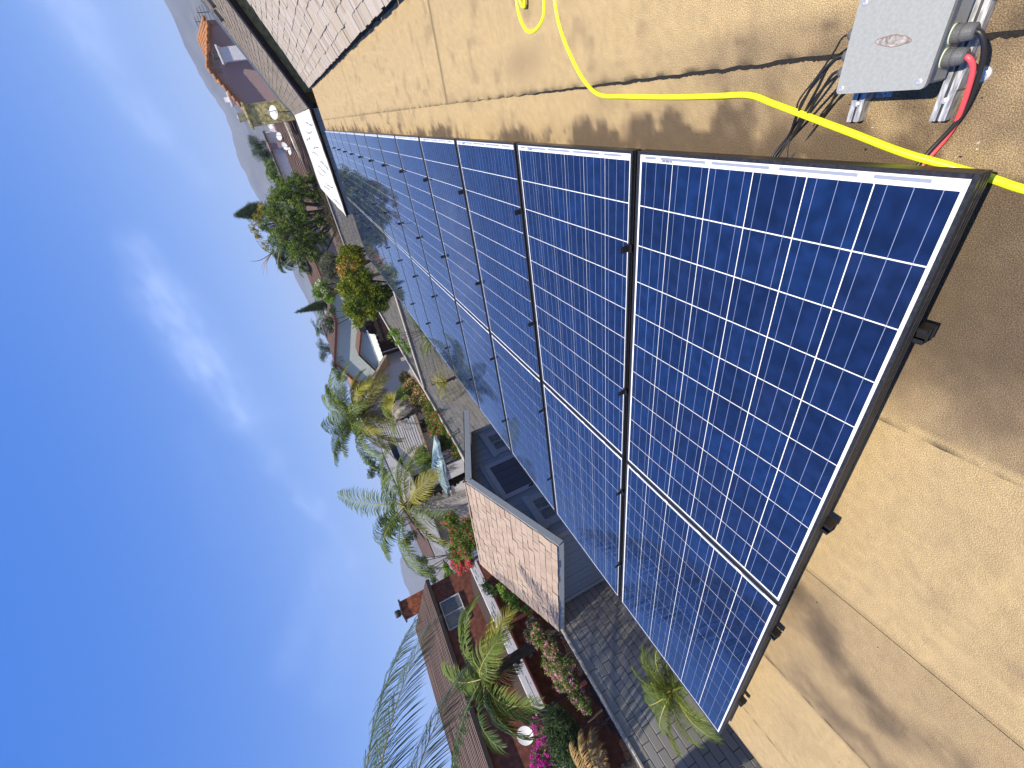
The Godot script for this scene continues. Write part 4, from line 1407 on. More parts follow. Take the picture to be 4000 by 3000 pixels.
func middle_houses() -> void:
	var t := thing("grey_roof_house", "one storey house with a pale grey shake roof behind the shaggy palm", "house")
	gable_house(t, Vector2(21.2, -22.0), Vector2(28.0, -15.2), 0.05, 1.95, false, 0.6, M.beige, M.grey_shake, 16, M.cream, 0.04, 0.02)
	window(t, Vector3(21.19, -1.0, -16.4), Vector3(0, 0, 1), 0.9, 0.8, 0.06, M.dark_wood)
	base(t, Vector3(24.5, GROUND, -18.6))

	t = thing("pale_cube_house", "small pale upper storey with a flat dark roof above the palm fronds", "house")
	wall_box(t, Vector3(33.9, 0.6, -32.0), Vector3(37.5, 2.72, -28.3), M.beige)
	s_slab(t, Vector3(33.5, 2.72, -32.3), Vector3(37.8, 2.86, -28.0), M.dark_grey, "roof")
	wall_box(t, Vector3(32.5, GROUND, -33.0), Vector3(39, 0.6, -27.0), M.beige, "lower_wall")
	window(t, Vector3(33.89, 1.8, -29.2), Vector3(0, 0, 1), 0.5, 0.6, 0.05, M.white_paint)
	base(t, Vector3(35.5, GROUND, -30))

	t = thing("beige_house", "beige stucco house with twin dark vents beneath a white gutter", "house")
	var s := mb()
	slab(s, Vector3(20.2, 1.25, -18.6), Vector3(20.2, 1.25, -27.0), Vector3(24.0, 2.3, -27.0), Vector3(24.0, 2.3, -18.6), 0.08)
	obj("roof", s, M.grey_shake, t)
	s = mb()
	bx2(s, Vector3(20.12, 1.12, -27.0), Vector3(20.22, 1.25, -18.55))
	obj("gutter", s, M.white_paint, t)
	wall_box(t, Vector3(20.9, GROUND, -26.8), Vector3(27, 1.3, -18.8), M.beige)
	for z in [-19.95, -20.4]:
		louvre(t, Vector3(20.88, 0.82, z), Vector3(0, 0, 1), 0.34, 0.40, M.dark_grey)
	window(t, Vector3(20.89, -0.6, -22.6), Vector3(0, 0, 1), 1.1, 0.9, 0.06, M.white_paint)
	base(t, Vector3(24, GROUND, -22.6))
	var w := thing("patio_wall", "low white garden wall in front of the beige house", "wall")
	wall_box(w, Vector3(18.9, GROUND, -22.0), Vector3(19.1, -0.9, -18.4), M.white_stucco)
	s_slab(w, Vector3(18.85, -0.9, -22.05), Vector3(19.15, -0.82, -18.35), M.cap, "cap")
	base(w, Vector3(19, GROUND, -20.2))

	t = thing("grey_lean_to", "small grey shingled lean-to with a white gutter behind the palm skirt", "roof")
	s = mb()
	slab(s, Vector3(17.6, 0.95, -20.6), Vector3(17.6, 0.95, -24.2), Vector3(20.0, 1.9, -24.2), Vector3(20.0, 1.9, -20.6), 0.08)
	obj("roof", s, M.grey_shake, t)
	s_slab(t, Vector3(17.5, 0.82, -24.2), Vector3(17.6, 0.94, -20.6), M.white_paint, "gutter")
	wall_box(t, Vector3(18.0, GROUND, -24.0), Vector3(20.0, 0.9, -20.8), M.beige)
	base(t, Vector3(19, GROUND, -22.5))

	t = thing("far_grey_house", "far grey roofed house with a brown fascia seen beside the red house", "house")
	gable_house(t, Vector2(25.6, -46.0), Vector2(33.0, -36.8), 1.35, 2.75, true, 0.5, M.beige, M.grey_shake, 12, M.rust_paint)
	window(t, Vector3(25.59, 1.45, -40.5), Vector3(0, 0, 1), 1.0, 0.7, 0.06, M.white_paint)
	base(t, Vector3(29, GROUND, -41))
	t = thing("far_brown_house", "far house with a dull brown roof among dark trees left of the shed palm", "house")
	gable_house(t, Vector2(28.5, -42.5), Vector2(36.0, -34.0), 2.0, 3.1, false, 0.5, M.pink_stucco, M.brown_roof, 10, M.fascia_dark)
	base(t, Vector3(32, GROUND, -38))
	t = thing("near_grey_roof", "low grey shingle roof with a white gutter end behind the red bougainvillea", "roof")
	coursed(t, "roof", Vector3(24.0, 0.35, -31.0), Vector3(24.0, 0.35, -37.5), Vector3(27.2, 1.75, -37.5), Vector3(27.2, 1.75, -31.0), 12, 0.03, M.grey_shake, 12)
	s_slab(t, Vector3(23.92, 0.2, -37.5), Vector3(24.0, 0.35, -31.0), M.white_paint, "gutter")
	wall_box(t, Vector3(24.5, GROUND, -37.3), Vector3(29, 0.4, -31.2), M.white_stucco)
	base(t, Vector3(26, GROUND, -34))

	# cantilever parasol in the neighbour's yard
	t = thing("patio_umbrella", "faded pale blue patio umbrella tilted among the bougainvillea", "umbrella", Vector3(11.2, GROUND, -10.75))
	var c := Vector3(0, 3.02, 0)
	var tf := Transform3D(Basis(Vector3(0.6, 0, -0.8).normalized(), 0.16), c)
	s = mb()
	for k in 8:
		var a := TAU * k / 8
		var b := TAU * (k + 1) / 8
		var m := (a + b) * 0.5
		var pa := tf * Vector3(1.15 * cos(a), 0, 1.15 * sin(a))
		var pb := tf * Vector3(1.15 * cos(b), 0, 1.15 * sin(b))
		var pm := tf * Vector3(1.05 * cos(m), 0.035, 1.05 * sin(m))
		var ha := pa.lerp(tf * Vector3(0, 0.36, 0), 0.5) + Vector3(0, 0.03, 0)
		var hb := pb.lerp(tf * Vector3(0, 0.36, 0), 0.5) + Vector3(0, 0.03, 0)
		tri(s, pa, pm, ha, Vector3.UP)
		tri(s, pm, pb, hb, Vector3.UP)
		tri(s, pm, hb, ha, Vector3.UP)
		tri(s, ha, hb, tf * Vector3(0, 0.36, 0), Vector3.UP)
		quad(s, pa, pm, pm - Vector3(0, 0.10, 0), pa - Vector3(0, 0.10, 0), Vector3(cos(m), 0, sin(m)))
		quad(s, pm, pb, pb - Vector3(0, 0.10, 0), pm - Vector3(0, 0.10, 0), Vector3(cos(m), 0, sin(m)))
	obj("canopy", s, M.canvas, t)
	for k in 8:
		s = mb()
		var a := TAU * k / 8
		bar(s, tf * Vector3(1.15 * cos(a), 0.012, 1.15 * sin(a)), tf * Vector3(0, 0.372, 0), 0.02, 0.014)
		obj("rib", s, M.greyblue, t)
	s = mb(true)
	tube(s, [Vector3(0, 0, 0), Vector3(0, 3.3, 0)], 0.022, 0.022, 8)
	obj("pole", s, M.dark_grey, t)

func s_slab(t: Node3D, lo: Vector3, hi: Vector3, m: Material, called: String) -> void:
	var s := mb()
	bx2(s, lo, hi, 0.008)
	obj(called, s, m, t)

func red_house() -> void:
	var t := thing("red_house", "dark red stucco house with brown shake roof and an orange red chimney", "house")
	gable_house(t, Vector2(-3.0, -26.4), Vector2(12.9, -19.72), 2.42, 3.85, true, 0.22, M.dark_red, M.brown_shake, 22, M.fascia_dark, 0.028, 0.016)
	window(t, Vector3(11.03, 1.575, -19.70), Vector3.RIGHT, 1.40, 0.93, 0.045, M.white_paint, 1, 0, M.curtain, 0.06)
	window(t, Vector3(3.4, 1.4, -19.70), Vector3.RIGHT, 1.2, 0.93, 0.045, M.white_paint, 1, 0, M.curtain, 0.06)
	var s := mb()
	bx2(s, Vector3(13.24, GROUND, -22.02), Vector3(13.90, 4.02, -21.22), 0.012)
	var c := obj("chimney", s, M.brick_red, t)
	s = mb()
	bx2(s, Vector3(13.15, 4.02, -22.11), Vector3(13.99, 4.10, -21.13), 0.01)
	obj("chimney_cap", s, M.dark_grey, c)
	s = mb(true)
	lathe(s, Transform3D(Basis(), Vector3(13.57, 4.10, -21.65)), [Vector2(0.15, 0.0), Vector2(0.15, 0.13), Vector2(0.19, 0.14), Vector2(0.19, 0.36), Vector2(0.0, 0.37)], 16)
	obj("flue", s, M.dark_grey, c)
	base(t, Vector3(5, GROUND, -23))
	var p := thing("patio_cover", "long white peeling beam of a patio cover along the red house", "patio cover")
	s = mb()
	bx2(s, Vector3(-3.0, -0.20, -17.74), Vector3(11.55, 0.19, -17.60), 0.008)
	obj("beam", s, M.chipped_white, p)
	s = mb()
	bx2(s, Vector3(-3.0, -0.27, -17.70), Vector3(11.5, -0.20, -17.56), 0.006)
	obj("beam_trim", s, M.rust_paint, p)
	s = mb()
	slab(s, Vector3(-3.0, 0.16, -17.7), Vector3(11.5, 0.16, -17.7), Vector3(11.5, 0.42, -19.72), Vector3(-3.0, 0.42, -19.72), 0.06)
	obj("cover", s, M.dark_wood, p)
	for x in [1.2, 4.9, 8.15, 11.2]:
		s = mb()
		bx2(s, Vector3(x, GROUND, -17.68), Vector3(x + 0.12, -0.2, -17.56), 0.008)
		obj("post", s, M.rust_paint, p)
	# peeling paint on the beam: dark slivers lying along the grain
	var r := RandomNumberGenerator.new()
	r.seed = 19
	for i in 60:
		s = mb()
		var x := r.randf_range(2.0, 11.4)
		var y := r.randf_range(-0.16, 0.16)
		var l := r.randf_range(0.06, 0.5)
		bx(s, Vector3(x, y, -17.5985), Vector3(l, r.randf_range(0.006, 0.022), 0.004))
		obj("paint_crack", s, M.flake, p)
	base(p, Vector3(5, GROUND, -18.6))
	dish("satellite_dish", "round white dish on the patio beam against the dark red wall", Vector3(4.55, 0.80, -17.3), Vector3(-0.45, 0.42, 0.75), 0.30, Vector3(4.75, 0.12, -17.62))

# ---- solar panels -----------------------------------------------------------
const P := 0.159          # cell pitch
const GU := 0.0685        # gap between last and first cell of neighbouring panels along the row
const GV := 0.0617        # the same between the two rows
var cell_mesh := []
var shared := {}

func panel_meshes() -> void:
	for m in M.cell:
		var s := mb()
		bx(s, Vector3(0, -0.0004, 0), Vector3(0.1556, 0.0008, 0.1550))
		cell_mesh.append(mesh_of(s, m))
	# frame: lips round the glass, skirts below them; local x along the row, z down the roof (negative), origin at the first cell corner
	var ex := 0.019
	var ez := 0.033
	var eb := 0.021
	var lip := 0.0105
	var w := 6 * P
	var l := 10 * P
	var s := mb()
	for sd in [[-ex, -ex + lip], [w + ex - lip, w + ex]]:
		bx2(s, Vector3(sd[0], -0.0395, ez), Vector3(sd[1], 0.0045, -l - eb), 0.0012)
	for sd in [[ez - lip, ez], [-l - eb, -l - eb + lip]]:
		bx2(s, Vector3(-ex + lip + 0.0001, -0.0393, sd[0]), Vector3(w + ex - lip - 0.0001, 0.0043, sd[1]), 0.0012)
	# grooves run along the outer skirt
	for sd in [-ex - 0.001, w + ex + 0.001]:
		for y in [-0.012, -0.022, -0.032]:
			bx2(s, Vector3(sd - 0.001, y - 0.0015, ez - 0.002), Vector3(sd + 0.001, y + 0.0015, -l - eb + 0.002))
	shared.frame = mesh_of(s, M.black_frame)
	s = mb()
	bx2(s, Vector3(-ex + lip - 0.001, -0.006, ez - lip + 0.001), Vector3(w + ex - lip + 0.001, -0.0014, -l - eb + lip - 0.001))
	shared.backsheet = mesh_of(s, M.backsheet)
	s = mb()
	quad(s, Vector3(-ex + lip, 0.003, ez - lip), Vector3(w + ex - lip, 0.003, ez - lip), Vector3(w + ex - lip, 0.003, -l - eb + lip), Vector3(-ex + lip, 0.003, -l - eb + lip), Vector3.UP)
	shared.glass = mesh_of(s, M.solar_glass)
	s = mb()
	for c in 6:
		for b in 3:
			var x := (c + 0.5) * P + (b - 1) * 0.052
			bx2(s, Vector3(x - 0.0006, 0.0002, -0.002), Vector3(x + 0.0006, 0.0006, -l + 0.002))
	shared.busbar = mesh_of(s, M.busbar)
	s = mb()
	for seg in [[0.055, 0.165], [0.20, 0.40], [0.43, 0.63], [0.655, 0.855], [0.88, 0.935]]:
		bx2(s, Vector3(seg[0], -0.0012, 0.0165), Vector3(seg[1], -0.0002, 0.0085))
	for seg in [[0.03, 0.29], [0.33, 0.62], [0.66, 0.92]]:
		bx2(s, Vector3(seg[0], -0.0012, -l - 0.0075), Vector3(seg[1], -0.0002, -l - 0.0125))
	shared.ribbon = mesh_of(s, M.ribbon)
	for far in 2:
		s = mb()
		for j in 10:
			for i in 6:
				bx(s, Vector3((i + 0.5) * P, -0.0004, -(j + 0.5) * P), Vector3(0.1556, 0.0008, 0.1550))
		shared["cells%d" % far] = mesh_of(s, M.cell[far])
	# a serial number sticker: bars in two blocks and a line of small print
	s = mb()
	bx2(s, Vector3(0.795, -0.0013, 0.018), Vector3(0.850, -0.0006, 0.001))
	shared.sticker = mesh_of(s, M.white_paint)
	s = mb()
	for i in 15:
		if i % 7 != 3:
			bx2(s, Vector3(0.800 + i * 0.003, -0.0006, 0.0085), Vector3(0.8018 + i * 0.003, -0.0003, 0.003))
	for i in 11:
		bx2(s, Vector3(0.800 + i * 0.004, -0.0006, 0.0135), Vector3(0.803 + i * 0.004, -0.0003, 0.0115))
	shared.print = mesh_of(s, M.dark_grey)

func panel(row: int, i: int) -> void:
	if cell_mesh.is_empty():
		panel_meshes()
	var order := ["nearest", "second nearest", "third nearest", "fourth nearest", "fifth nearest", "sixth nearest", "seventh nearest", "sixth farthest", "fifth farthest", "fourth farthest", "third farthest", "second farthest", "farthest"]
	var t := thing("solar_panel", "blue solar panel, %s of the %s row, %s" % [order[i], "upper" if row == 0 else "lower", "beside the yellow hose" if row == 0 else "along the roof edge"], "solar panel", Vector3(i * (6 * P + GU), 0, -row * (10 * P + GV)), 0.0, "solar panels of the roof array")
	put("frame", shared.frame, t)
	put("backsheet", shared.backsheet, t)
	var r := RandomNumberGenerator.new()
	r.seed = 900 + row * 50 + i
	if i < 7 - row:
		for v in 10:
			for u in 6:
				put("cell", cell_mesh[r.randi() % 5], t, Transform3D(Basis(), Vector3((u + 0.5) * P, 0, -(v + 0.5) * P)))
	else:
		stuff(put("cell_sheet", shared["cells%d" % (r.randi() % 2)], t))
	stuff(put("busbar", shared.busbar, t))
	put("bus_ribbon", shared.ribbon, t)
	if row == 0 and i < 5:
		var st := put("sticker", shared.sticker, t)
		put("barcode", shared.print, st)
	put("glass", shared.glass, t)
	t.rotation = Vector3(r.randf_range(-0.0006, 0.0006), 0, r.randf_range(-0.0009, 0.0009))

func mounting() -> void:
	# two black rails under each row, their cut ends standing out at the near side, with clamps between the panels

	var zs := [-0.338, -1.112, -1.925, -2.76]
	var names := ["uppermost", "second from the top", "third from the top", "lowest"]
	for k in 4:
		var z: float = zs[k]
		var t := thing("mounting_rail", "black slotted mounting rail under the panels, %s of four cut ends" % names[k], "rail", Vector3(-0.040, ROOF, z), 0.0, "mounting rails under the solar panels")
		var s := mb()
		var L := 13 * (6 * P + GU)
		var y := 0.0455
		for p in [[-0.020, -0.0175, 0.0, 0.044], [0.0175, 0.020, 0.0, 0.044], [-0.0174, 0.0174, 0.0, 0.003], [-0.0174, 0.0174, 0.022, 0.0245], [-0.0174, -0.008, 0.0412, 0.0438], [0.008, 0.0174, 0.0412, 0.0438]]:
			bx2(s, Vector3(0, y + p[2], p[0]), Vector3(L, y + p[3], p[1]), 0.0008)
		obj("channel", s, M.black_metal, t)
		s = mb()
		for i in 8:
			var x := 0.10 + i * 1.8
			bx2(s, Vector3(x, 0.012, -0.05), Vector3(x + 0.06, 0.016, 0.05))
			bx2(s, Vector3(x, 0.016, 0.021), Vector3(x + 0.06, y + 0.03, 0.025))
		obj("foot", s, M.black_metal, t)
		for i in 12:
			var x := (i + 1) * (6 * P + GU) - GU * 0.5 + 0.055
			s = mb()
			bx(s, Vector3(x, 0.1360, 0), Vector3(0.034, 0.003, 0.034), 0.0008)
			bx(s, Vector3(x, 0.1345, 0), Vector3(0.0006, 0.09, 0.03))
			lathe(s, Transform3D(Basis(), Vector3(x, 0.1385, 0.004)), [Vector2(0.0065, 0), Vector2(0.0065, 0.005), Vector2(0.003, 0.005), Vector2(0.003, 0.002), Vector2(0, 0.002)], 6)
			obj("mid_clamp", s, M.black_metal, t)

# ---- combiner box and its wires -----------------------------------------------
func combiner() -> void:
	var t := thing("combiner_box", "grey junction box with a peeled label patch on the tan roof", "junction box")
	var x0 := 0.128
	var x1 := 0.300
	var z0 := 0.176
	var z1 := 0.350
	var top := 0.0
	var s := mb()
	bx2(s, Vector3(x0 + 0.006, top - 0.082, z0 + 0.006), Vector3(x1 - 0.006, top - 0.008, z1 - 0.006), 0.004)
	obj("body", s, M.box_grey, t)
	s = mb()
	var pl := PackedVector2Array()
	for c in [[x0, z0, 1], [x1, z0, 2], [x1, z1, 3], [x0, z1, 0]]:
		for k in 5:
			var a: float = (c[2] + k / 4.0) * PI * 0.5 + PI * 0.0
			var cx: float = c[0] + (0.008 if c[0] == x0 else -0.008)
			var cz: float = c[1] + (0.008 if c[1] == z0 else -0.008)
			var q := Vector2(cx, cz) + Vector2(0.008 * (-1 if c[0] == x0 else 1) * absf(cos(k * PI / 8 if (c[0] == x0) == (c[1] == z0) else (4 - k) * PI / 8)), 0.008 * (-1 if c[1] == z0 else 1) * absf(sin(k * PI / 8 if (c[0] == x0) == (c[1] == z0) else (4 - k) * PI / 8)))
			pl.append(Vector2(q.x, q.y))
	extrude(s, Transform3D(Basis(Vector3.RIGHT, Vector3.BACK, Vector3.UP), Vector3(0, top - 0.010, 0)), pl, 0.010)
	var lid := obj("lid", s, M.box_grey, t)
	s = mb()
	bx2(s, Vector3(x0 + 0.003, top - 0.014, z0 + 0.003), Vector3(x1 - 0.003, top - 0.0095, z1 - 0.003))
	obj("gasket", s, M.dark, lid)
	for c in [[x0 + 0.013, z0 + 0.013], [x1 - 0.010, z0 + 0.010], [x1 - 0.012, z1 - 0.016], [x0 + 0.012, z1 - 0.016]]:
		s = mb()
		lathe(s, Transform3D(Basis(), Vector3(c[0], top, c[1])), [Vector2(0.0062, 0.0), Vector2(0.0058, 0.0016), Vector2(0.0035, 0.0022), Vector2(0.0022, 0.0012), Vector2(0, 0.0012)], 14)
		obj("screw", s, M.steel, lid)
	# what is left of a sticker
	s = mb(true)
	var n := fnoise(1.0, 3, 3)
	var ctr := Vector3(0.212, top + 0.0006, 0.262)
	var rim := []
	for k in 40:
		var a := TAU * k / 40
		var q := pow(absf(cos(a)), 1.5) * signf(cos(a))
		rim.append(ctr + Vector3(0.033 * q * (1.0 + 0.12 * n.get_noise_1d(k * 2.0)), 0.0, 0.0095 * sin(a) * (1.0 + 0.35 * n.get_noise_1d(k * 3.0 + 50))).rotated(Vector3.UP, -0.10))
	for k in 40:
		tri(s, ctr + Vector3(0, 0.0003, 0), rim[k], rim[(k + 1) % 40], Vector3.UP)
	var res := obj("label_residue", s, M.residue, lid)
	s = mb(true)
	rim.append(rim[0])
	tube(s, rim, 0.00085, 0.0006, 5, false)
	obj("torn_rim", s, M.residue_edge, res)
	# cable glands: two thick ones towards the camera, three small ones on the far side
	for z in [0.222, 0.259]:
		s = mb()
		var tf := Transform3D(Basis(Vector3(0, 1, 0), Vector3(-1, 0, 0), Vector3(0, 0, 1)), Vector3(x0 + 0.006, top - 0.045, z))
		lathe(s, tf, [Vector2(0.0165, 0.0), Vector2(0.0165, 0.004)], 22)
		var ring := obj("gland_ring", s, M.gland_ring, t)
		s = mb()
		var prof := [Vector2(0.0155, 0.004), Vector2(0.0158, 0.016), Vector2(0.0138, 0.017), Vector2(0.0138, 0.019), Vector2(0.0155, 0.020), Vector2(0.0135, 0.034), Vector2(0.010, 0.037), Vector2(0.0, 0.037)]
		lathe(s, tf, prof, 18)
		obj("gland", s, M.gland, t)
	for z in [0.216, 0.246, 0.284]:
		s = mb()
		lathe(s, Transform3D(Basis(Vector3(0, 1, 0), Vector3(1, 0, 0), Vector3(0, 0, -1)), Vector3(x1 - 0.006, top - 0.030, z)), [Vector2(0.013, 0.0), Vector2(0.013, 0.010), Vector2(0.0115, 0.011), Vector2(0.012, 0.022), Vector2(0.008, 0.028), Vector2(0, 0.028)], 14)
		obj("gland", s, M.gland, t)
	base(t, Vector3(0.214, ROOF + 0.04, 0.263))
	# two struts the box is bolted to
	for k in 2:
		var x: float = [0.298, 0.126][k]
		var u := thing("strut_channel", ["bare aluminium strut under the far side of the junction box", "bare aluminium strut under the gland side of the junction box"][k], "rail", Vector3(x, ROOF, 0.24))
		s = mb()
		for p in [[-0.014, -0.0118, 0.0], [0.0118, 0.014, 0.0], [-0.0045, -0.0025, 0.006], [0.0025, 0.0045, 0.006]]:
			bx2(s, Vector3(p[0], 0.012 + p[2], -0.132), Vector3(p[1], 0.040, 0.30), 0.0006)
		bx2(s, Vector3(-0.0118, 0.012, -0.132), Vector3(0.0118, 0.0145, 0.30))
		for sg in [-1, 1]:
			bx2(s, Vector3(0.0025 * sg, 0.0375, -0.1319), Vector3(0.0119 * sg, 0.0399, 0.2999))
		obj("channel", s, M.bare_metal, u)
		for q in ([[-0.065, 1.0]] if k == 0 else [[-0.055, 1.0], [0.085, -1.0]]):
			var z: float = q[0]
			var side := -1.0
			s = mb()
			bx2(s, Vector3(side * 0.0145, 0.008, z - 0.022), Vector3(side * 0.056, 0.012, z + 0.022), 0.001)
			bx2(s, Vector3(side * 0.0145, 0.012, z - 0.022), Vector3(side * 0.018, 0.046, z + 0.022), 0.001)
			var ft := obj("foot", s, M.bare_metal, u)
			s = mb()
			lathe(s, Transform3D(Basis(), Vector3(side * 0.036, 0.012, z)), [Vector2(0.014, 0), Vector2(0.013, 0.003), Vector2(0.008, 0.0035), Vector2(0.008, 0.010), Vector2(0.0045, 0.012), Vector2(0, 0.0125)], 16)
			obj("bolt", s, M.steel, ft)
		s = mb()
		lathe(s, Transform3D(Basis(), Vector3(0.0, 0.0375, -0.095)), [Vector2(0.0062, 0), Vector2(0.0062, 0.006), Vector2(0.003, 0.007), Vector2(0, 0.007)], 6)
		obj("bolt", s, M.steel, u)
		# a smear of white sealant under the foot
		s = mb(true)
		for i in 26:
			var a := TAU * i / 26
			var b := TAU * (i + 1) / 26
			var ra := 0.040 + 0.012 * sin(a * 3.0 + k) + 0.006 * sin(a * 7.0)
			var rb := 0.040 + 0.012 * sin(b * 3.0 + k) + 0.006 * sin(b * 7.0)
			var m := Vector3(-0.036, 0.0135, 0.085 if k == 1 else -0.065)
			tri(s, m, Vector3(m.x + ra * cos(a) * 0.8, 0.009, m.z + ra * sin(a)), Vector3(m.x + rb * cos(b) * 0.8, 0.009, m.z + rb * sin(b)), Vector3.UP)
		obj("sealant", s, M.cap, u)
	var g := Vector3(x0 - 0.031, top - 0.045, 0)
	wire("red_cable", "red cable looping from the junction box under the panel corner", [g + Vector3(0.01, 0, 0.222), g + Vector3(-0.006, 0.002, 0.217), g + Vector3(-0.013, -0.012, 0.195), g + Vector3(-0.008, -0.040, 0.140), g + Vector3(0.004, -0.064, 0.088), Vector3(0.122, ROOF + 0.022, 0.032), Vector3(0.15, ROOF + 0.05, -0.05)], 0.0048, M.wire_red)
	wire("black_cable", "thick black cable beside the red one leaving the junction box", [g + Vector3(0.01, 0, 0.259), g + Vector3(-0.006, 0.0, 0.255), g + Vector3(-0.017, -0.012, 0.228), g + Vector3(-0.016, -0.036, 0.175), g + Vector3(-0.004, -0.056, 0.110), Vector3(0.124, ROOF + 0.034, 0.040), Vector3(0.145, ROOF + 0.06, -0.05)], 0.0046, M.wire_black)
	var q := Vector3(x1 + 0.020, top - 0.030, 0)
	var w := [
		["thin dark wire curving highest from the box's top gland", [q + Vector3(-0.004, 0, 0.284), q + Vector3(0.022, -0.01, 0.280), q + Vector3(0.06, -0.050, 0.252), q + Vector3(0.10, -0.068, 0.205), q + Vector3(0.135, -0.07, 0.155), Vector3(0.462, ROOF + 0.012, 0.105), Vector3(0.468, ROOF + 0.014, 0.040), Vector3(0.455, ROOF + 0.02, 0.0), Vector3(0.44, ROOF + 0.04, -0.05)], 0.0022],
		["black panel lead, upper of the pair from the middle gland", [q + Vector3(-0.004, 0.003, 0.248), q + Vector3(0.02, 0.004, 0.240), q + Vector3(0.07, -0.020, 0.200), q + Vector3(0.12, -0.055, 0.130), Vector3(0.472, ROOF + 0.014, 0.075), Vector3(0.505, ROOF + 0.02, 0.022), Vector3(0.52, ROOF + 0.05, -0.05)], 0.0034],
		["black panel lead, lower of the pair from the middle gland", [q + Vector3(-0.004, -0.004, 0.244), q + Vector3(0.03, -0.004, 0.236), q + Vector3(0.065, -0.030, 0.185), q + Vector3(0.10, -0.055, 0.135), Vector3(0.458, ROOF + 0.012, 0.085), Vector3(0.500, ROOF + 0.02, 0.018), Vector3(0.515, ROOF + 0.05, -0.05)], 0.0034],
		["black panel lead curving from the bottom gland", [q + Vector3(-0.004, 0, 0.217), q + Vector3(0.018, 0.0, 0.212), q + Vector3(0.06, -0.030, 0.165), q + Vector3(0.105, -0.062, 0.11), Vector3(0.465, ROOF + 0.012, 0.062), Vector3(0.495, ROOF + 0.018, 0.012), Vector3(0.51, ROOF + 0.05, -0.05)], 0.0034],
		["straight black lead lying flat below the bottom gland", [q + Vector3(-0.004, -0.006, 0.213), q + Vector3(0.012, -0.03, 0.195), q + Vector3(0.05, -0.07, 0.14), Vector3(0.415, ROOF + 0.011, 0.07), Vector3(0.45, ROOF + 0.012, 0.018), Vector3(0.47, ROOF + 0.04, -0.05)], 0.0030],
		["loose thin wire bending twice before the panel edge", [q + Vector3(-0.004, -0.004, 0.209), q + Vector3(0.02, -0.05, 0.175), q + Vector3(0.06, -0.072, 0.135), Vector3(0.412, ROOF + 0.010, 0.090), Vector3(0.418, ROOF + 0.010, 0.035), Vector3(0.405, ROOF + 0.012, 0.005), Vector3(0.39, ROOF + 0.03, -0.05)], 0.0020]]
	for k in w:
		wire("panel_lead", k[0], k[1], k[2], M.wire_black)

func wire(called: String, label: String, pts: Array, r: float, m: Material) -> void:
	var s := mb(true)
	var o := (pts[0] as Vector3)
	var q := []
	for p in pts:
		q.append(p - o)
	tube(s, smooth_path(q, 9), r, r, 9)
	var n := obj(called, s, m)
	n.position = o
	tag(n, label, "cable", "wires from the junction box" if called == "panel_lead" else "")

func hose() -> void:
	var s := mb(true)
	var y := ROOF + 0.020
	var pts := [Vector3(-0.75, y, -0.13), Vector3(-0.30, y, -0.055), Vector3(-0.12, y, -0.024), Vector3(-0.05, y, -0.012), Vector3(0.005, y, 0.003), Vector3(0.085, y + 0.014, 0.026), Vector3(0.165, y + 0.026, 0.048), Vector3(0.28, y + 0.034, 0.086), Vector3(0.39, y + 0.030, 0.118), Vector3(0.52, y + 0.014, 0.152), Vector3(0.62, y, 0.176), Vector3(0.74, y, 0.180), Vector3(0.94, y, 0.186), Vector3(1.20, y, 0.200), Vector3(1.37, y, 0.215), Vector3(1.49, y, 0.280), Vector3(1.60, y, 0.395), Vector3(1.665, y, 0.495), Vector3(1.69, y, 0.59), Vector3(1.70, y, 0.74), Vector3(1.82, y, 0.95), Vector3(2.02, y + 0.01, 0.86), Vector3(2.05, y, 0.66), Vector3(2.02, y, 0.555), Vector3(1.94, y, 0.50), Vector3(1.84, y, 0.51), Vector3(1.785, y, 0.555), Vector3(1.78, y + 0.006, 0.66), Vector3(1.86, y + 0.02, 0.72), Vector3(1.98, y + 0.02, 0.68), Vector3(1.985, y + 0.01, 0.615), Vector3(1.955, y + 0.01, 0.600), Vector3(1.93, y + 0.02, 0.63), Vector3(1.95, y, 0.9)]
	tube(s, smooth_path(pts, 10), 0.0082, 0.0082, 12)
	tag(obj("garden_hose", s, M.hose), "bright yellow garden hose snaking along the panels over the tan roof", "hose")

# ---- plants -------------------------------------------------------------------
var clumps := {}

# a twig's worth of leaves: n folded leaf blades fanned about a point, unit size
func clump(kind: String) -> ArrayMesh:
	if clumps.has(kind):
		return clumps[kind]
	var r := RandomNumberGenerator.new()
	r.seed = kind.hash()
	var s := mb()
	var n := 9
	var len := 0.62
	var wid := 0.26
	if kind == "needle":
		n = 14; len = 0.8; wid = 0.07
	elif kind == "small":
		n = 12; len = 0.42; wid = 0.19
	elif kind == "petal":
		n = 7; len = 0.5; wid = 0.42
	elif kind == "twig":
		n = 5; len = 1.1; wid = 0.05
	for i in n:
		var d := Vector3(r.randf_range(-1, 1), r.randf_range(-0.5, 1), r.randf_range(-1, 1)).normalized()
		var o := Vector3(r.randf_range(-1, 1), r.randf_range(-1, 1), r.randf_range(-1, 1)) * (0.42 if kind != "petal" else 0.25)
		var x := d.cross(Vector3(r.randf_range(-1, 1), r.randf_range(-0.2, 1), r.randf_range(-1, 1))).normalized()
		var f := d.cross(x) * wid * 0.25
		var l := len * r.randf_range(0.7, 1.15)
		var a := o
		var b := o + d * l * 0.5 + x * wid * 0.5 + f
		var c := o + d * l - f * 0.5
		var e := o + d * l * 0.5 - x * wid * 0.5 + f
		for t in [[a, b, c], [a, c, e]]:
			tri(s, t[0], t[1], t[2], Vector3.UP if absf(d.cross(x).y) > 0.05 else d.cross(x))
	s.generate_normals()
	clumps[kind] = s.commit()
	return clumps[kind]

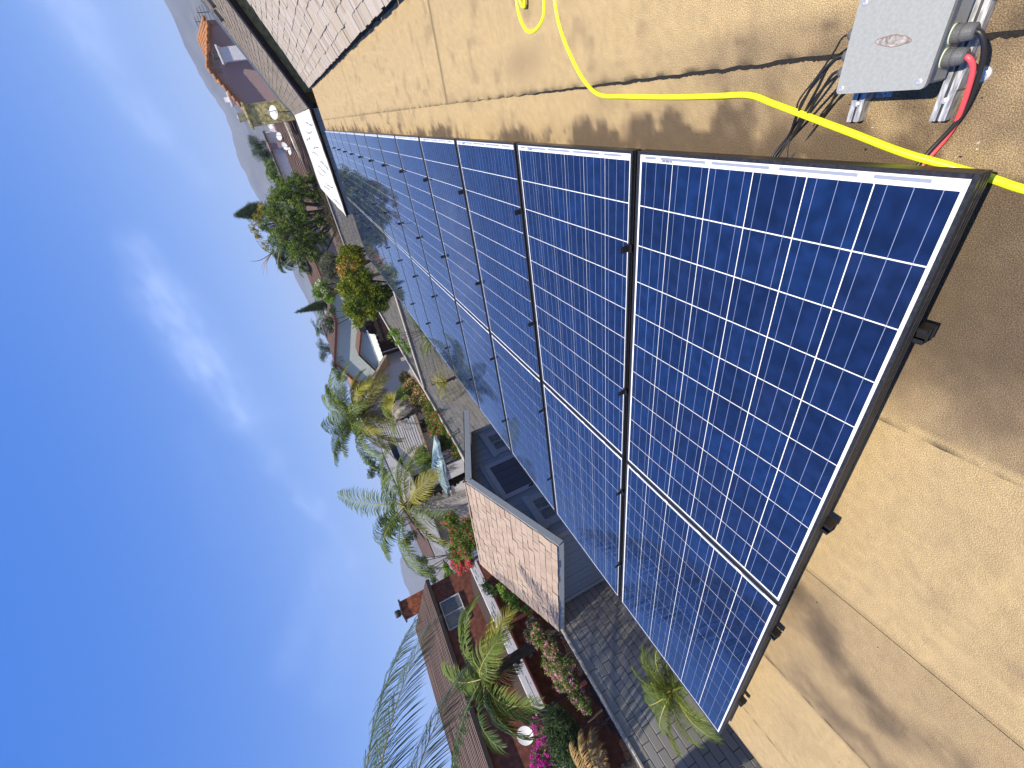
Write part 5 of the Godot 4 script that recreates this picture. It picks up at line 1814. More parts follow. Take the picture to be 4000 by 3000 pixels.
# leaves through the outer part of each blob (x, y, z, r), gaps left by noise
func crown(parent: Node3D, called: String, blobs: Array, per: float, size: float, kind: String, cols: Array, m: Material, sd: int, gap := 0.0, squash := 0.85) -> void:
	var r := RandomNumberGenerator.new()
	r.seed = sd
	var n3 := fnoise(0.9 / maxf(size * 6.0, 0.4), sd, 2)
	var xf: Array[Transform3D] = []
	var cc := PackedColorArray()
	for b in blobs:
		var rr: float = b.w * 1.16
		var n := int(9.0 * per * rr * rr / (size * size))
		for i in n:
			var d := Vector3(r.randfn(), r.randfn(), r.randfn()).normalized()
			var q := pow(r.randf(), 0.42) * (1.0 + 0.22 * n3.get_noise_3d(d.x * 3.0 + b.x * 5.0, d.y * 3.0, d.z * 3.0 + b.z * 5.0) + r.randf_range(-0.08, 0.10))
			var p := Vector3(b.x, b.y, b.z) + d * Vector3(rr, rr * squash, rr) * q
			if n3.get_noise_3d(p.x * 2.0, p.y * 2.0, p.z * 2.0) < gap - 0.28:
				continue
			if p.y < GROUND + 0.05:
				continue
			var bs := Basis(Vector3(r.randfn(), r.randfn() * 0.4, r.randfn()).normalized(), r.randf_range(-0.9, 0.9)) * Basis(Vector3.UP, r.randf() * TAU)
			xf.append(Transform3D(bs.scaled(Vector3.ONE * size * r.randf_range(0.7, 1.3)), p - parent.position))
			var k := clampf(r.randf() * 0.75 + 0.32 * n3.get_noise_3d(p.x, p.y + 40.0, p.z) + 0.12, 0.0, 0.999) * (cols.size() - 1)
			var c: Color = (cols[int(k)] as Color).lerp(cols[int(k) + 1], k - int(k))
			var v := r.randf_range(1.1, 1.6)
			cc.append(Color(c.r * v, c.g * v, c.b * v))
	var mm := MultiMesh.new()
	mm.transform_format = MultiMesh.TRANSFORM_3D
	mm.use_colors = true
	mm.mesh = clump(kind)
	mm.instance_count = xf.size()
	for i in xf.size():
		mm.set_instance_transform(i, xf[i])
		mm.set_instance_color(i, cc[i])
	var o := MultiMeshInstance3D.new()
	o.multimesh = mm
	o.material_override = m
	o.name = called
	parent.add_child(o, true)
	stuff(o)

const GREEN := [Color(0.05, 0.09, 0.014), Color(0.09, 0.145, 0.022), Color(0.15, 0.205, 0.035)]
const DARK := [Color(0.022, 0.042, 0.016), Color(0.042, 0.072, 0.026), Color(0.07, 0.105, 0.038)]
const LIME := [Color(0.06, 0.12, 0.015), Color(0.13, 0.22, 0.03), Color(0.24, 0.33, 0.07)]
const CITRUS := [Color(0.045, 0.085, 0.010), Color(0.12, 0.165, 0.016), Color(0.25, 0.235, 0.02)]
const OLIVE := [Color(0.075, 0.085, 0.05), Color(0.11, 0.12, 0.075), Color(0.15, 0.16, 0.11)]
const RUSTY := [Color(0.10, 0.13, 0.02), Color(0.30, 0.22, 0.04), Color(0.38, 0.19, 0.05)]
const YELLOW := [Color(0.12, 0.13, 0.02), Color(0.26, 0.22, 0.03), Color(0.36, 0.26, 0.05)]

func v3(b: Vector4) -> Vector3:
	return Vector3(b.x, b.y, b.z)

func tree(called: String, label: String, cat: String, blobs: Array, per: float, size: float, kind: String, cols: Array, sd: int, gap := 0.0, group := "", trunk := 0.09) -> Node3D:
	var c := Vector3.ZERO
	for b in blobs:
		c += v3(b)
	c /= blobs.size()
	var t := thing(called, label, cat, Vector3(c.x, GROUND, c.z), 0.0, group)
	var r := RandomNumberGenerator.new()
	r.seed = sd
	var s := mb(true)
	var low := 1e9
	for b in blobs:
		low = minf(low, b.y)
	var fork := Vector3(r.randf_range(-0.1, 0.1), maxf(0.3, (low - GROUND) * 0.6), r.randf_range(-0.1, 0.1))
	tube(s, smooth_path([Vector3.ZERO, fork * 0.5 + Vector3(0.06, 0, 0.05), fork], 4), trunk * 1.3, trunk, 8)
	obj("trunk", s, M.bark, t)
	for b in blobs:
		s = mb(true)
		var e := v3(b) - t.position
		tube(s, smooth_path([fork - Vector3(0, 0.05, 0), fork.lerp(e, 0.5) + Vector3(r.randf_range(-0.1, 0.1), 0.1, r.randf_range(-0.1, 0.1)) * b.w, e + Vector3(0, b.w * 0.45, 0)], 4), trunk * 0.6, trunk * 0.12, 6)
		obj("limb", s, M.bark, t)
	crown(t, "crown", blobs, per, size, kind, cols, M.leaf, sd, gap)
	return t

# ---- palms ------------------------------------------------------------------
var frond_shapes := {}

# a feather leaf: rachis leaving the crown at angle up0 (degrees), bending down by bend, leaflets hanging by hang
func frond(L: float, up0: float, bend: float, n: int, leaflet: float, wid: float, hang: float, m: Material, sd: int, stalk := 0.14, curl := 0.0) -> ArrayMesh:
	var key := "%s/%s/%s/%s/%s/%s/%s/%s" % [L, up0, bend, n, leaflet, hang, m.get_instance_id(), sd]
	if frond_shapes.has(key):
		return frond_shapes[key]
	var r := RandomNumberGenerator.new()
	r.seed = sd
	var pts := [Vector3.ZERO]
	var steps := 14
	var dirs := []
	for i in steps:
		var t := (i + 0.5) / steps
		var a := deg_to_rad(up0 - bend * pow(t, 1.35))
		var y := curl * t * t
		var d := Vector3(cos(a) * cos(y), sin(a), cos(a) * sin(y))
		dirs.append(d)
		pts.append(pts[-1] + d * L / steps)
	dirs.append(dirs[-1])
	var s := mb(true)
	for i in n:
		for sg in [-1.0, 1.0]:
			var t: float = stalk + (1.0 - stalk) * (i + r.randf_range(0.1, 0.6)) / n
			var f: float = t * steps
			var k := mini(int(f), steps - 1)
			var p: Vector3 = (pts[k] as Vector3).lerp(pts[k + 1], f - k)
			var d: Vector3 = dirs[k]
			var side: Vector3 = d.cross(Vector3.UP).normalized() * sg
			var nu: Vector3 = side.cross(d).normalized()
			if nu.y < 0.0:
				nu = -nu
			var u := (t - stalk) / (1.0 - stalk)
			var ln := leaflet * (0.35 + 0.65 * sin(PI * clampf(u * 0.86 + 0.12, 0.0, 1.0))) * r.randf_range(0.85, 1.12)
			var fwd := lerpf(0.35, 1.5, u * u) + r.randf_range(-0.12, 0.12)
			var o: Vector3 = (side + d * fwd + nu * r.randf_range(0.02, 0.42) * (1.0 - hang * 0.5)).normalized()
			var drop := Vector3(0, -1, 0) * hang
			var q1: Vector3 = p + o * ln * 0.45 + drop * ln * 0.10 * r.randf_range(0.6, 1.3)
			var o2: Vector3 = (o + drop * r.randf_range(0.8, 1.5)).normalized()
			var q2: Vector3 = q1 + o2 * ln * 0.35
			var q3: Vector3 = q2 + (o2 + drop * 0.9).normalized() * ln * 0.25
			var w: Vector3 = (d * 0.9 + nu * r.randf_range(-0.4, 0.4)).normalized() * wid * 0.5
			quad(s, p - w * 0.5, p + w * 0.5, q1 + w, q1 - w, nu)
			quad(s, q1 - w, q1 + w, q2 + w * 0.75, q2 - w * 0.75, nu)
			tri(s, q2 - w * 0.75, q2 + w * 0.75, q3, nu)
	s.generate_normals()
	var am := s.commit()
	am.surface_set_material(0, m)
	s = mb(true)
	tube(s, pts, 0.012 * sqrt(L) + 0.004, 0.003, 5)
	s.generate_normals()
	am = s.commit(am)
	am.surface_set_material(1, M.rachis if m != M.frond_dry else M.frond_dry)
	frond_shapes[key] = am
	return am

# list entries: compass angle (degrees), angle up, bend, length factor, material key
func palm(called: String, label: String, foot: Vector3, top: Vector3, r0: float, r1: float, list: Array, L: float, n: int, leaflet: float, wid: float, hang: float, sd: int, group := "") -> Node3D:
	var t := thing(called, label, "palm tree", foot, 0.0, group)
	var r := RandomNumberGenerator.new()
	r.seed = sd
	var s := mb(true)
	var h := top - foot
	if h.length() > 0.3:
		tube(s, smooth_path([Vector3.ZERO, h * 0.35 + Vector3(0.05, 0, 0.04), h * 0.7 + Vector3(0.03, 0, 0.05), h], 5), r0, r1, 10)
		s.set_smooth_group(-1)
		for i in int(h.y / 0.12):   # old leaf bases ring the trunk
			var f := float(i) * 0.12 / h.y
			var a := i * 2.4
			var c := h * f
			var rr := lerpf(r0, r1, f)
			bxf(s, Transform3D(Basis(Vector3.UP, -a) * Basis(Vector3(0, 0, 1), -0.5), c + Vector3(cos(a), 0, sin(a)) * rr * 0.95), Vector3(rr * 0.5, 0.10, rr * 1.1))
		obj("trunk", s, M.palm_bark, t)
	for k in list:
		var m: Material = M[k[4]]
		var a := frond(snappedf(L * k[3], 0.1), k[1], k[2], n, leaflet, wid, hang if k[4] != "frond_dry" else minf(1.6, hang + 0.6), m, sd + int(k[1]) % 3, 0.14, k[5] if k.size() > 5 else 0.0)
		var b := Basis(Vector3.UP, -deg_to_rad(k[0])) * Basis(Vector3.RIGHT, r.randf_range(-0.35, 0.35))
		put("frond", a, t, Transform3D(b, h + Vector3(0, r.randf_range(-0.10, 0.05), 0)))
	return t

func ring(n: int, a0: float, up: float, bend: float, f: float, m: String, sd: int, jit := 14.0) -> Array:
	var r := RandomNumberGenerator.new()
	r.seed = sd
	var o := []
	for i in n:
		o.append([a0 + 360.0 * i / n + r.randf_range(-jit, jit), snappedf(up + r.randf_range(-8, 8), 8.0), snappedf(bend + r.randf_range(-12, 12), 12.0), f * [0.9, 1.0, 1.1][r.randi() % 3], m])
	return o

func cypress(label: String, foot: Vector3, top: float, r: float, sd: int, cols: Array) -> void:
	var t := thing("cypress", label, "tree", Vector3(foot.x, GROUND, foot.z))
	var s := mb(true)
	tube(s, [Vector3.ZERO, Vector3(0, top - GROUND - 0.3, 0)], 0.12, 0.03, 7)
	obj("trunk", s, M.bark, t)
	var b := []
	var n := 22
	for i in n:
		var u := (i + 0.5) / n
		var h := lerpf(foot.y, top, u)
		b.append(Vector4(foot.x + 0.12 * r * sin(i * 2.1), h, foot.z + 0.12 * r * cos(i * 1.7), r * pow(1.0 - u, 0.85) + 0.04))
	crown(t, "crown", b, 3.0, r * 0.26, "needle", cols, M.leaf, sd, -0.3, 1.2)

func flowering(called: String, label: String, cat: String, blobs: Array, size: float, leaf: Array, petals: Array, fper: float, fsize: float, sd: int, group := "", per := 3.0) -> Node3D:
	var t := tree(called, label, cat, blobs, per, size, "leafy", leaf, sd, -0.05, group, 0.03)
	var out := []
	for b in blobs:
		out.append(Vector4(b.x, b.y + 0.02, b.z, b.w * 1.06))
	crown(t, "blossoms", out, fper, fsize, "petal", petals, M.petal, sd + 7, 0.12)
	return t

func plants() -> void:
	var both := ["frond_green", "frond_yellow"]
	# tall shaggy palm in the middle
	var c := Vector3(17.115, 2.288, -11.254)
	var l := ring(9, 10, 66, 60, 1.0, "frond_green", 1) + ring(11, 25, 40, 96, 1.1, "frond_green", 2) + ring(7, 5, 14, 100, 1.05, "frond_yellow", 3) + ring(8, 30, -14, 76, 0.95, "frond_yellow", 4) + ring(6, 0, -48, 34, 0.8, "frond_dry", 5)
	palm("queen_palm", "tall shaggy palm with yellow tipped fronds standing left of the mint house", Vector3(c.x, GROUND, c.z), c, 0.24, 0.20, l, 2.5, 64, 0.60, 0.030, 0.60, 11)
	# palm behind the shed
	c = Vector3(10.969, 1.704, -11.645)
	l = [[-20, 72, 40, 1.15, "frond_green"], [-95, 60, 70, 1.1, "frond_green"], [150, 62, 90, 1.1, "frond_green"], [-60, 48, 95, 1.2, "frond_green"], [15, 30, 80, 1.2, "frond_green"], [200, 40, 90, 1.2, "frond_green"], [-130, 35, 100, 1.2, "frond_green"], [100, 40, 100, 1.0, "frond_green"]] + ring(5, 12, 5, 90, 1.15, "frond_green", 6) + ring(4, 40, -15, 65, 1.1, "frond_yellow", 7) + ring(5, 20, -48, 36, 1.0, "frond_dry", 8)
	palm("queen_palm", "palm with long arching fronds rising behind the shed's tan roof", Vector3(c.x + 0.2, GROUND, c.z - 0.1), c, 0.15, 0.12, l, 2.5, 66, 0.62, 0.028, 0.45, 21)
	# palm in front of the red house
	c = Vector3(4.579, 1.315, -11.928)
	l = [[-150, 62, 36, 1.0, "frond_dark"], [-60, 42, 96, 1.0, "frond_green"], [-5, 30, 80, 1.05, "frond_green"], [45, 22, 90, 1.05, "frond_green"], [100, 10, 80, 1.0, "frond_green"], [150, 5, 84, 1.0, "frond_green"], [-110, 34, 100, 1.0, "frond_dark"], [-170, 20, 96, 1.0, "frond_dark"], [190, -10, 60, 1.0, "frond_dark"], [-140, -5, 80, 0.9, "frond_dark"], [80, -20, 60, 0.9, "frond_yellow"], [10, -30, 50, 0.9, "frond_dry"], [-30, 62, 60, 0.8, "frond_green"], [-85, -10, 70, 0.9, "frond_dark"], [-200, 44, 84, 1.0, "frond_dark"]]
	palm("queen_palm", "palm with a ruffled crown standing before the red house", Vector3(c.x, GROUND, c.z), c, 0.15, 0.12, l, 2.0, 62, 0.56, 0.034, 0.42, 31)
	# near palm whose fronds hang in from beyond the left edge
	c = Vector3(-0.35, 3.95, -8.7)
	l = [[1, 5, 52, 1.0, "frond_blue"], [-2, -5, 62, 0.8, "frond_blue"], [6, 0, 58, 0.92, "frond_blue"], [150, 40, 90, 0.8, "frond_blue"], [-130, 40, 90, 0.8, "frond_blue"]]
	palm("queen_palm", "near palm with wind blown blue green fronds entering the sky from the side", Vector3(c.x, GROUND, c.z), c, 0.18, 0.15, l, 5.8, 110, 0.90, 0.024, 0.9, 41)
	# small feathery palms against the block wall
	c = Vector3(1.422, -1.616, -8.7)
	l = ring(9, 0, 60, 70, 1.0, "frond_green", 9) + ring(9, 20, 34, 80, 1.05, "frond_green", 10) + ring(7, 10, 8, 60, 1.0, "frond_green", 12)
	palm("pygmy_palm", "small feathery green palm growing against the near block wall", Vector3(c.x, GROUND, c.z), c, 0.07, 0.06, l, 0.85, 60, 0.24, 0.009, 0.4, 51)
	c = Vector3(13.777, -1.485, -9)
	l = ring(8, 0, 64, 60, 1.0, "frond_yellow", 13) + ring(8, 20, 40, 70, 1.0, "frond_green", 14)
	palm("pygmy_palm", "thin yellowish feathery plant against the block wall beyond the shed", Vector3(c.x, GROUND, c.z), c, 0.06, 0.05, l, 0.95, 30, 0.18, 0.010, 0.3, 52)
	c = Vector3(13.4, -1.47, -6.59)
	l = ring(12, 0, 50, 60, 1.0, "frond_dark", 15, 5) + ring(12, 15, 26, 56, 1.0, "frond_dark", 16, 5) + ring(10, 5, 6, 40, 1.0, "frond_dark", 17, 5)
	palm("sago_palm", "dark stiff sago palm in front of the crossing block wall", Vector3(c.x, GROUND, c.z), c, 0.16, 0.15, l, 1.15, 44, 0.20, 0.016, 0.0, 53)
	# palms further off
	c = Vector3(71.456, 3.224, -3.739)
	palm("far_palm", "light green palm beside the dark curly tree beyond the white house", Vector3(c.x, GROUND, c.z), c, 0.2, 0.16, ring(8, 0, 55, 90, 1.0, "frond_green", 18) + ring(9, 20, 15, 90, 1.0, "frond_green", 19), 2.6, 26, 0.7, 0.06, 0.5, 61)
	c = Vector3(54.21, 3.613, -19.168)
	palm("far_palm", "small palm in the gap right of the mint house roof", Vector3(c.x, GROUND, c.z), c, 0.2, 0.16, ring(7, 0, 50, 90, 1.0, "frond_dark", 20) + ring(7, 20, 10, 80, 1.0, "frond_dark", 21), 1.6, 22, 0.5, 0.05, 0.4, 62)
	c = Vector3(57.24, 4.996, -22.476)
	palm("far_palm", "dark fan crowned palm standing over the mint house ridge", Vector3(c.x, GROUND, c.z), c, 0.2, 0.16, ring(8, 0, 50, 80, 1.0, "frond_dark", 22) + ring(8, 20, 10, 80, 1.0, "frond_dark", 23), 1.7, 22, 0.5, 0.06, 0.2, 63)
	c = Vector3(48.329, 5.088, -10.784)
	palm("far_palm", "dusky feathery palm crown above the brown roofed house", Vector3(c.x, GROUND, c.z), c, 0.2, 0.16, ring(8, 0, 55, 90, 1.0, "frond_dark", 24) + ring(9, 20, 20, 95, 1.0, "frond_dark", 25) + ring(7, 0, -15, 60, 1.0, "frond_dark", 26), 1.5, 30, 0.5, 0.05, 0.7, 64)
	c = Vector3(48.117, 3.579, -11.677)
	palm("far_palm", "second dusky palm drooping over the brown roof's end", Vector3(c.x, GROUND, c.z), c, 0.2, 0.16, ring(7, 0, 45, 100, 1.0, "frond_dark", 27) + ring(8, 20, 5, 90, 1.0, "frond_dark", 28), 1.3, 28, 0.5, 0.05, 0.7, 65)

	# trees beyond the neighbour's white roof
	tree("pine", "dark curly pine showing above the white flat topped house", "tree", [Vector4(69.554, 3.799, -1.158, 0.788), Vector4(69.523, 3.913, -2.246, 0.921), Vector4(69.561, 4.168, -0.756, 0.421), Vector4(69.54, 2.968, -1.727, 0.737), Vector4(69.509, 3.036, -2.6, 0.621)], 2.6, 0.30, "needle", DARK, 101, 0.12)
	tree("background_tree", "green treetops running behind the white house towards the big tree", "tree", [Vector4(65.412, 3.037, -4.271, 0.719), Vector4(65.344, 2.99, -5.157, 0.606), Vector4(65.464, 2.858, -3.438, 0.416), Vector4(65.277, 2.912, -5.915, 0.551)], 2.4, 0.36, "leafy", GREEN, 102, 0.05)
	var big := tree("big_tree", "largest loose leafed green tree standing over the end block wall", "tree", [Vector4(30.413, 1.715, -2.824, 0.61), Vector4(30.431, 0.972, -2.641, 0.497), Vector4(30.366, 2.412, -3.255, 0.552), Vector4(30.32, 1.607, -3.637, 0.683), Vector4(30.377, 0.731, -3.16, 0.446), Vector4(30.274, 3.091, -3.98, 0.526), Vector4(30.198, 2.419, -4.496, 0.748), Vector4(30.191, 1.524, -4.543, 0.607), Vector4(30.051, 3.239, -5.361, 0.693), Vector4(30, 2.435, -5.627, 0.766), Vector4(29.992, 1.595, -5.671, 0.559), Vector4(29.804, 1.799, -6.56, 0.536), Vector4(29.8, 2.676, -6.578, 0.498), Vector4(30.199, 3.755, -4.493, 0.352), Vector4(30.332, 0.27, -3.543, 0.393), Vector4(30.132, 0.575, -4.903, 0.465), Vector4(29.923, 0.823, -6.009, 0.411), Vector4(29.702, 1.005, -6.996, 0.354), Vector4(30.433, 0.208, -2.614, 0.295)], 3.4, 0.20, "small", GREEN + [Color(0.17, 0.19, 0.05)], 103, 0.0, "", 0.2)
	crown(big, "dry_top", [Vector4(30.267, 3.869, -4.028, 0.289), Vector4(30.213, 4.178, -4.398, 0.377), Vector4(30.134, 4.293, -4.888, 0.322), Vector4(30.334, 3.544, -3.521, 0.23), Vector4(30.003, 4.096, -5.61, 0.299)], 2.0, 0.18, "small", YELLOW, M.leaf, 104, 0.06)
	var s := mb(true)
	var r := RandomNumberGenerator.new()
	r.seed = 71
	for k in 26:   # bare grey branches in the open parts of the crown
		var a: Vector3 = [Vector3(30.144, 2.257, -4.831), Vector3(29.992, 3.219, -5.67), Vector3(30.061, 1.838, -5.307), Vector3(29.906, 4.005, -6.091), Vector3(29.824, 2.16, -6.471)][k % 5] - big.position
		var d := Vector3(r.randf_range(-0.6, 0.2), r.randf_range(0.3, 1.2), r.randf_range(-1, 1)).normalized() * r.randf_range(0.8, 2.1)
		tube(s, smooth_path([a, a + d * 0.5 + Vector3(r.randf_range(-0.15, 0.15), 0.1, r.randf_range(-0.15, 0.15)), a + d], 3), 0.035, 0.006, 5)
	obj("bare_branch", s, M.grey_twig, big)
	cypress("dark pointed cypress rising behind the big leafy tree", Vector3(59.08, 6.009, -7.359), (Vector3(59.097, 8.682, -7.225)).y, 0.8, 105, DARK)
	cypress("tall thin leaning cypress against the sky between the citrus and the mint house", Vector3(44.994, 3.005, -15.227), (Vector3(45.142, 5.776, -14.785)).y, 0.42, 106, DARK)
	tree("background_tree", "feathery dark trees behind the brown roofed house", "tree", [Vector4(54.353, 5.907, -11.324, 0.439), Vector4(54.039, 5.953, -12.716, 0.389), Vector4(53.952, 4.562, -13.076, 0.395)], 2.2, 0.30, "needle", OLIVE, 107, 0.1)
	tree("olive_tree", "grey green olive bush in front of the brown roofed house", "tree", [Vector4(23.815, 0.931, -5.809, 0.392), Vector4(23.681, 0.73, -6.319, 0.45), Vector4(23.629, 1.276, -6.505, 0.369), Vector4(23.538, 0.588, -6.82, 0.375), Vector4(23.72, 0.266, -6.174, 0.319), Vector4(23.759, 1.35, -6.027, 0.286)], 3.4, 0.13, "small", OLIVE, 108, -0.1)
	tree("citrus_tree", "citrus tree with rusty new growth at the end of the panels", "tree", [Vector4(18.031, 0.375, -4.204, 0.22), Vector4(18.003, 0.109, -4.319, 0.303), Vector4(17.962, 0.586, -4.479, 0.181), Vector4(17.928, -0.043, -4.608, 0.286), Vector4(18.022, -0.182, -4.241, 0.162)], 3.2, 0.12, "leafy", CITRUS + [Color(0.20, 0.21, 0.03)], 109, -0.05)
	var ct := tree("citrus_tree", "widest citrus tree, bright green and yellow, behind the far panels", "tree", [Vector4(17.288, 0.513, -5.034, 0.34), Vector4(17.246, -0.004, -5.171, 0.406), Vector4(17.182, 0.904, -5.375, 0.28), Vector4(17.075, 0.463, -5.697, 0.447), Vector4(17.048, -0.194, -5.777, 0.413), Vector4(16.939, 0.877, -6.083, 0.386), Vector4(16.856, 0.281, -6.304, 0.393), Vector4(16.868, -0.325, -6.272, 0.293), Vector4(16.739, 0.825, -6.603, 0.247), Vector4(17.006, -0.634, -5.897, 0.251)], 3.2, 0.13, "leafy", CITRUS, 110, -0.02)
	crown(ct, "new_growth", [Vector4(17.185, 0.753, -4.672, 0.253), Vector4(17.248, 0.513, -4.443, 0.195), Vector4(17.189, 0.244, -4.658, 0.217)], 1.2, 0.12, "leafy", RUSTY, M.leaf, 111, 0.1)
	var lt := tree("lime_tree", "pale green tree with white blossom tips left of the olive bush", "tree", [Vector4(25.45, 1.904, -7.409, 0.284), Vector4(25.318, 1.791, -7.84, 0.344), Vector4(25.313, 2.258, -7.853, 0.227), Vector4(25.192, 1.687, -8.229, 0.289), Vector4(25.442, 2.229, -7.434, 0.141)], 3.0, 0.15, "leafy", LIME, 112, 0.02)
	crown(lt, "blossoms", [Vector4(25.46, 1.919, -7.376, 0.298), Vector4(25.32, 1.817, -7.833, 0.358)], 0.5, 0.10, "petal", [Color(0.7, 0.72, 0.6), Color(0.75, 0.75, 0.65)], M.petal, 113, 0.15)
	tree("background_tree", "dark shrubs at the right foot of the mint house roof", "tree", [Vector4(36.921, 2.731, -14.028, 0.389), Vector4(37.175, 2.123, -13.345, 0.302), Vector4(36.683, 2.871, -14.633, 0.26)], 2.6, 0.22, "leafy", DARK, 114)
	tree("pine", "dark pine crown directly above the mint house ridge", "tree", [Vector4(54.654, 5.445, -23.499, 0.518), Vector4(54.28, 5.31, -24.347, 0.652), Vector4(53.989, 5.84, -24.984, 0.586), Vector4(54.326, 4.608, -24.244, 0.589), Vector4(53.507, 4.679, -25.998, 0.528)], 2.6, 0.30, "needle", DARK, 115, 0.05)
	tree("background_tree", "broad dark green leaves hanging over the mint house's left rake", "tree", [Vector4(42.292, 4.128, -21.595, 0.477), Vector4(41.93, 3.966, -22.29, 0.426), Vector4(42.551, 4.125, -21.082, 0.264), Vector4(37.643, 2.436, -21.77, 0.497), Vector4(37.977, 2.437, -21.183, 0.298), Vector4(37.254, 2.211, -22.428, 0.35)], 2.4, 0.30, "leafy", DARK, 116, 0.1)
	tree("lime_sapling", "young lime sapling with pale leaves before the block walls", "tree", [Vector4(14.093, -0.184, -6.428, 0.186), Vector4(13.968, -0.174, -6.692, 0.149), Vector4(14.044, 0.003, -6.532, 0.111), Vector4(13.783, -0.364, -7.062, 0.141), Vector4(13.897, -0.359, -6.837, 0.075)], 2.4, 0.10, "leafy", LIME, 117, 0.08, "", 0.025)
	tree("background_tree", "dark tree above the fronds of the palm behind the shed", "tree", [Vector4(30.986, 5.088, -33.316, 0.602), Vector4(30.242, 4.666, -33.997, 0.651), Vector4(30.144, 5.24, -34.084, 0.498), Vector4(30.636, 4.071, -33.64, 0.455), Vector4(28.888, 4.005, -35.161, 0.598), Vector4(29.161, 3.067, -34.934, 0.504)], 2.6, 0.28, "small", DARK, 118, 0.02)
	tree("background_tree", "green tree beside the far grey roofed house", "tree", [Vector4(24.635, 2.762, -33.416, 0.496), Vector4(23.709, 2.601, -34.085, 0.492), Vector4(24.034, 3.174, -33.855, 0.357), Vector4(23.104, 2.528, -34.502, 0.355), Vector4(24.915, 2.992, -33.206, 0.271)], 2.6, 0.24, "small", DARK, 119, 0.02)
	tree("shrub", "light green shrub in front of the far grey roof", "shrub", [Vector4(16.69, 1.203, -24.351, 0.21), Vector4(16.338, 1.024, -24.591, 0.193), Vector4(16.197, 1.36, -24.686, 0.144)], 2.8, 0.14, "leafy", LIME, 120)
	tree("background_tree", "green tree behind the pale cube house's palm fronds", "tree", [Vector4(32.092, 4.021, -26.291, 0.565), Vector4(31.518, 3.742, -26.978, 0.613), Vector4(31.351, 4.323, -27.174, 0.421), Vector4(30.972, 3.314, -27.606, 0.52)], 2.5, 0.24, "small", DARK, 121, 0.05)
	tree("background_tree", "row of garden trees seen between the palms' fronds", "tree", [Vector4(24.273, 1.697, -23.076, 0.503), Vector4(24.011, 2.246, -23.351, 0.46), Vector4(23.667, 1.621, -23.701, 0.462), Vector4(24.606, 2.323, -22.719, 0.346)], 2.5, 0.22, "small", GREEN, 122, 0.02)
	tree("background_tree", "garden tree filling the gap right of the white house's lower roof", "tree", [Vector4(43.237, 3.603, -5.109, 0.494), Vector4(43.101, 3.725, -6.115, 0.502), Vector4(42.934, 3.751, -7.165, 0.553), Vector4(42.691, 3.762, -8.459, 0.52), Vector4(42.454, 3.785, -9.556, 0.484)], 2.5, 0.26, "small", DARK, 123)

	# flowering hedges along and over the block wall
	flowering("lantana", "lantana bush with pink and yellow flowers by the beige wing of the mint house", "shrub", [Vector4(17.268, -0.274, -10.3, 0.292), Vector4(16.486, -0.385, -10.3, 0.331), Vector4(15.596, -0.535, -10.2, 0.297), Vector4(16.331, -0.041, -10.5, 0.305), Vector4(14.699, -0.539, -10.1, 0.263), Vector4(15.382, -0.214, -10.5, 0.295)], 0.085, GREEN, [Color(0.62, 0.22, 0.24), Color(0.68, 0.34, 0.26), Color(0.72, 0.52, 0.22)], 1.1, 0.055, 201)
	flowering("bougainvillea", "green bougainvillea mound with scarlet flowers above the block wall behind the umbrella", "shrub", [Vector4(13.759, -0.511, -10, 0.294), Vector4(12.906, -0.64, -9.95, 0.303), Vector4(12.057, -0.676, -9.95, 0.292), Vector4(12.757, -0.344, -10.3, 0.303), Vector4(11.299, -0.669, -9.95, 0.262), Vector4(11.861, -0.371, -10.3, 0.271), Vector4(10.708, -0.606, -9.95, 0.218), Vector4(13.441, -0.449, -10.3, 0.271)], 0.10, GREEN, [Color(0.50, 0.05, 0.06), Color(0.60, 0.12, 0.10), Color(0.45, 0.03, 0.08)], 0.35, 0.075, 202)
	tree("climbing_vine", "green vine tumbling over the wall below the umbrella", "vine", [Vector4(14.193, 0.331, -12.4, 0.249), Vector4(13.59, 0.27, -12.4, 0.265), Vector4(13.099, 0.07, -12.4, 0.217), Vector4(14.01, 0.557, -12.6, 0.203), Vector4(12.512, 0.004, -12.3, 0.169), Vector4(13.272, 0.534, -12.6, 0.175)], 3.0, 0.12, "leafy", GREEN, 203, 0.0, "", 0.03)
	flowering("bougainvillea", "bougainvillea with crimson flowers heaped at the shed roof's far side", "shrub", [Vector4(8.739, 0.5, -10.9, 0.278), Vector4(8.051, 0.506, -10.8, 0.281), Vector4(7.952, 0.136, -10.5, 0.264), Vector4(7.329, 0.461, -10.5, 0.251), Vector4(7.283, 0.152, -10.3, 0.221), Vector4(7.619, 0.77, -10.9, 0.197)], 0.10, GREEN, [Color(0.45, 0.03, 0.07), Color(0.58, 0.07, 0.12), Color(0.5, 0.05, 0.10)], 0.30, 0.08, 204)
	flowering("bougainvillea", "bright pinkish red bougainvillea cluster at the end of the white patio beam", "shrub", [Vector4(8.496, 0.784, -12.6, 0.188), Vector4(8.223, 0.629, -12.5, 0.185), Vector4(8.063, 0.416, -12.3, 0.166), Vector4(8.161, 0.767, -12.6, 0.117)], 0.09, GREEN, [Color(0.55, 0.03, 0.10), Color(0.70, 0.08, 0.16), Color(0.62, 0.12, 0.16)], 3.2, 0.085, 205)
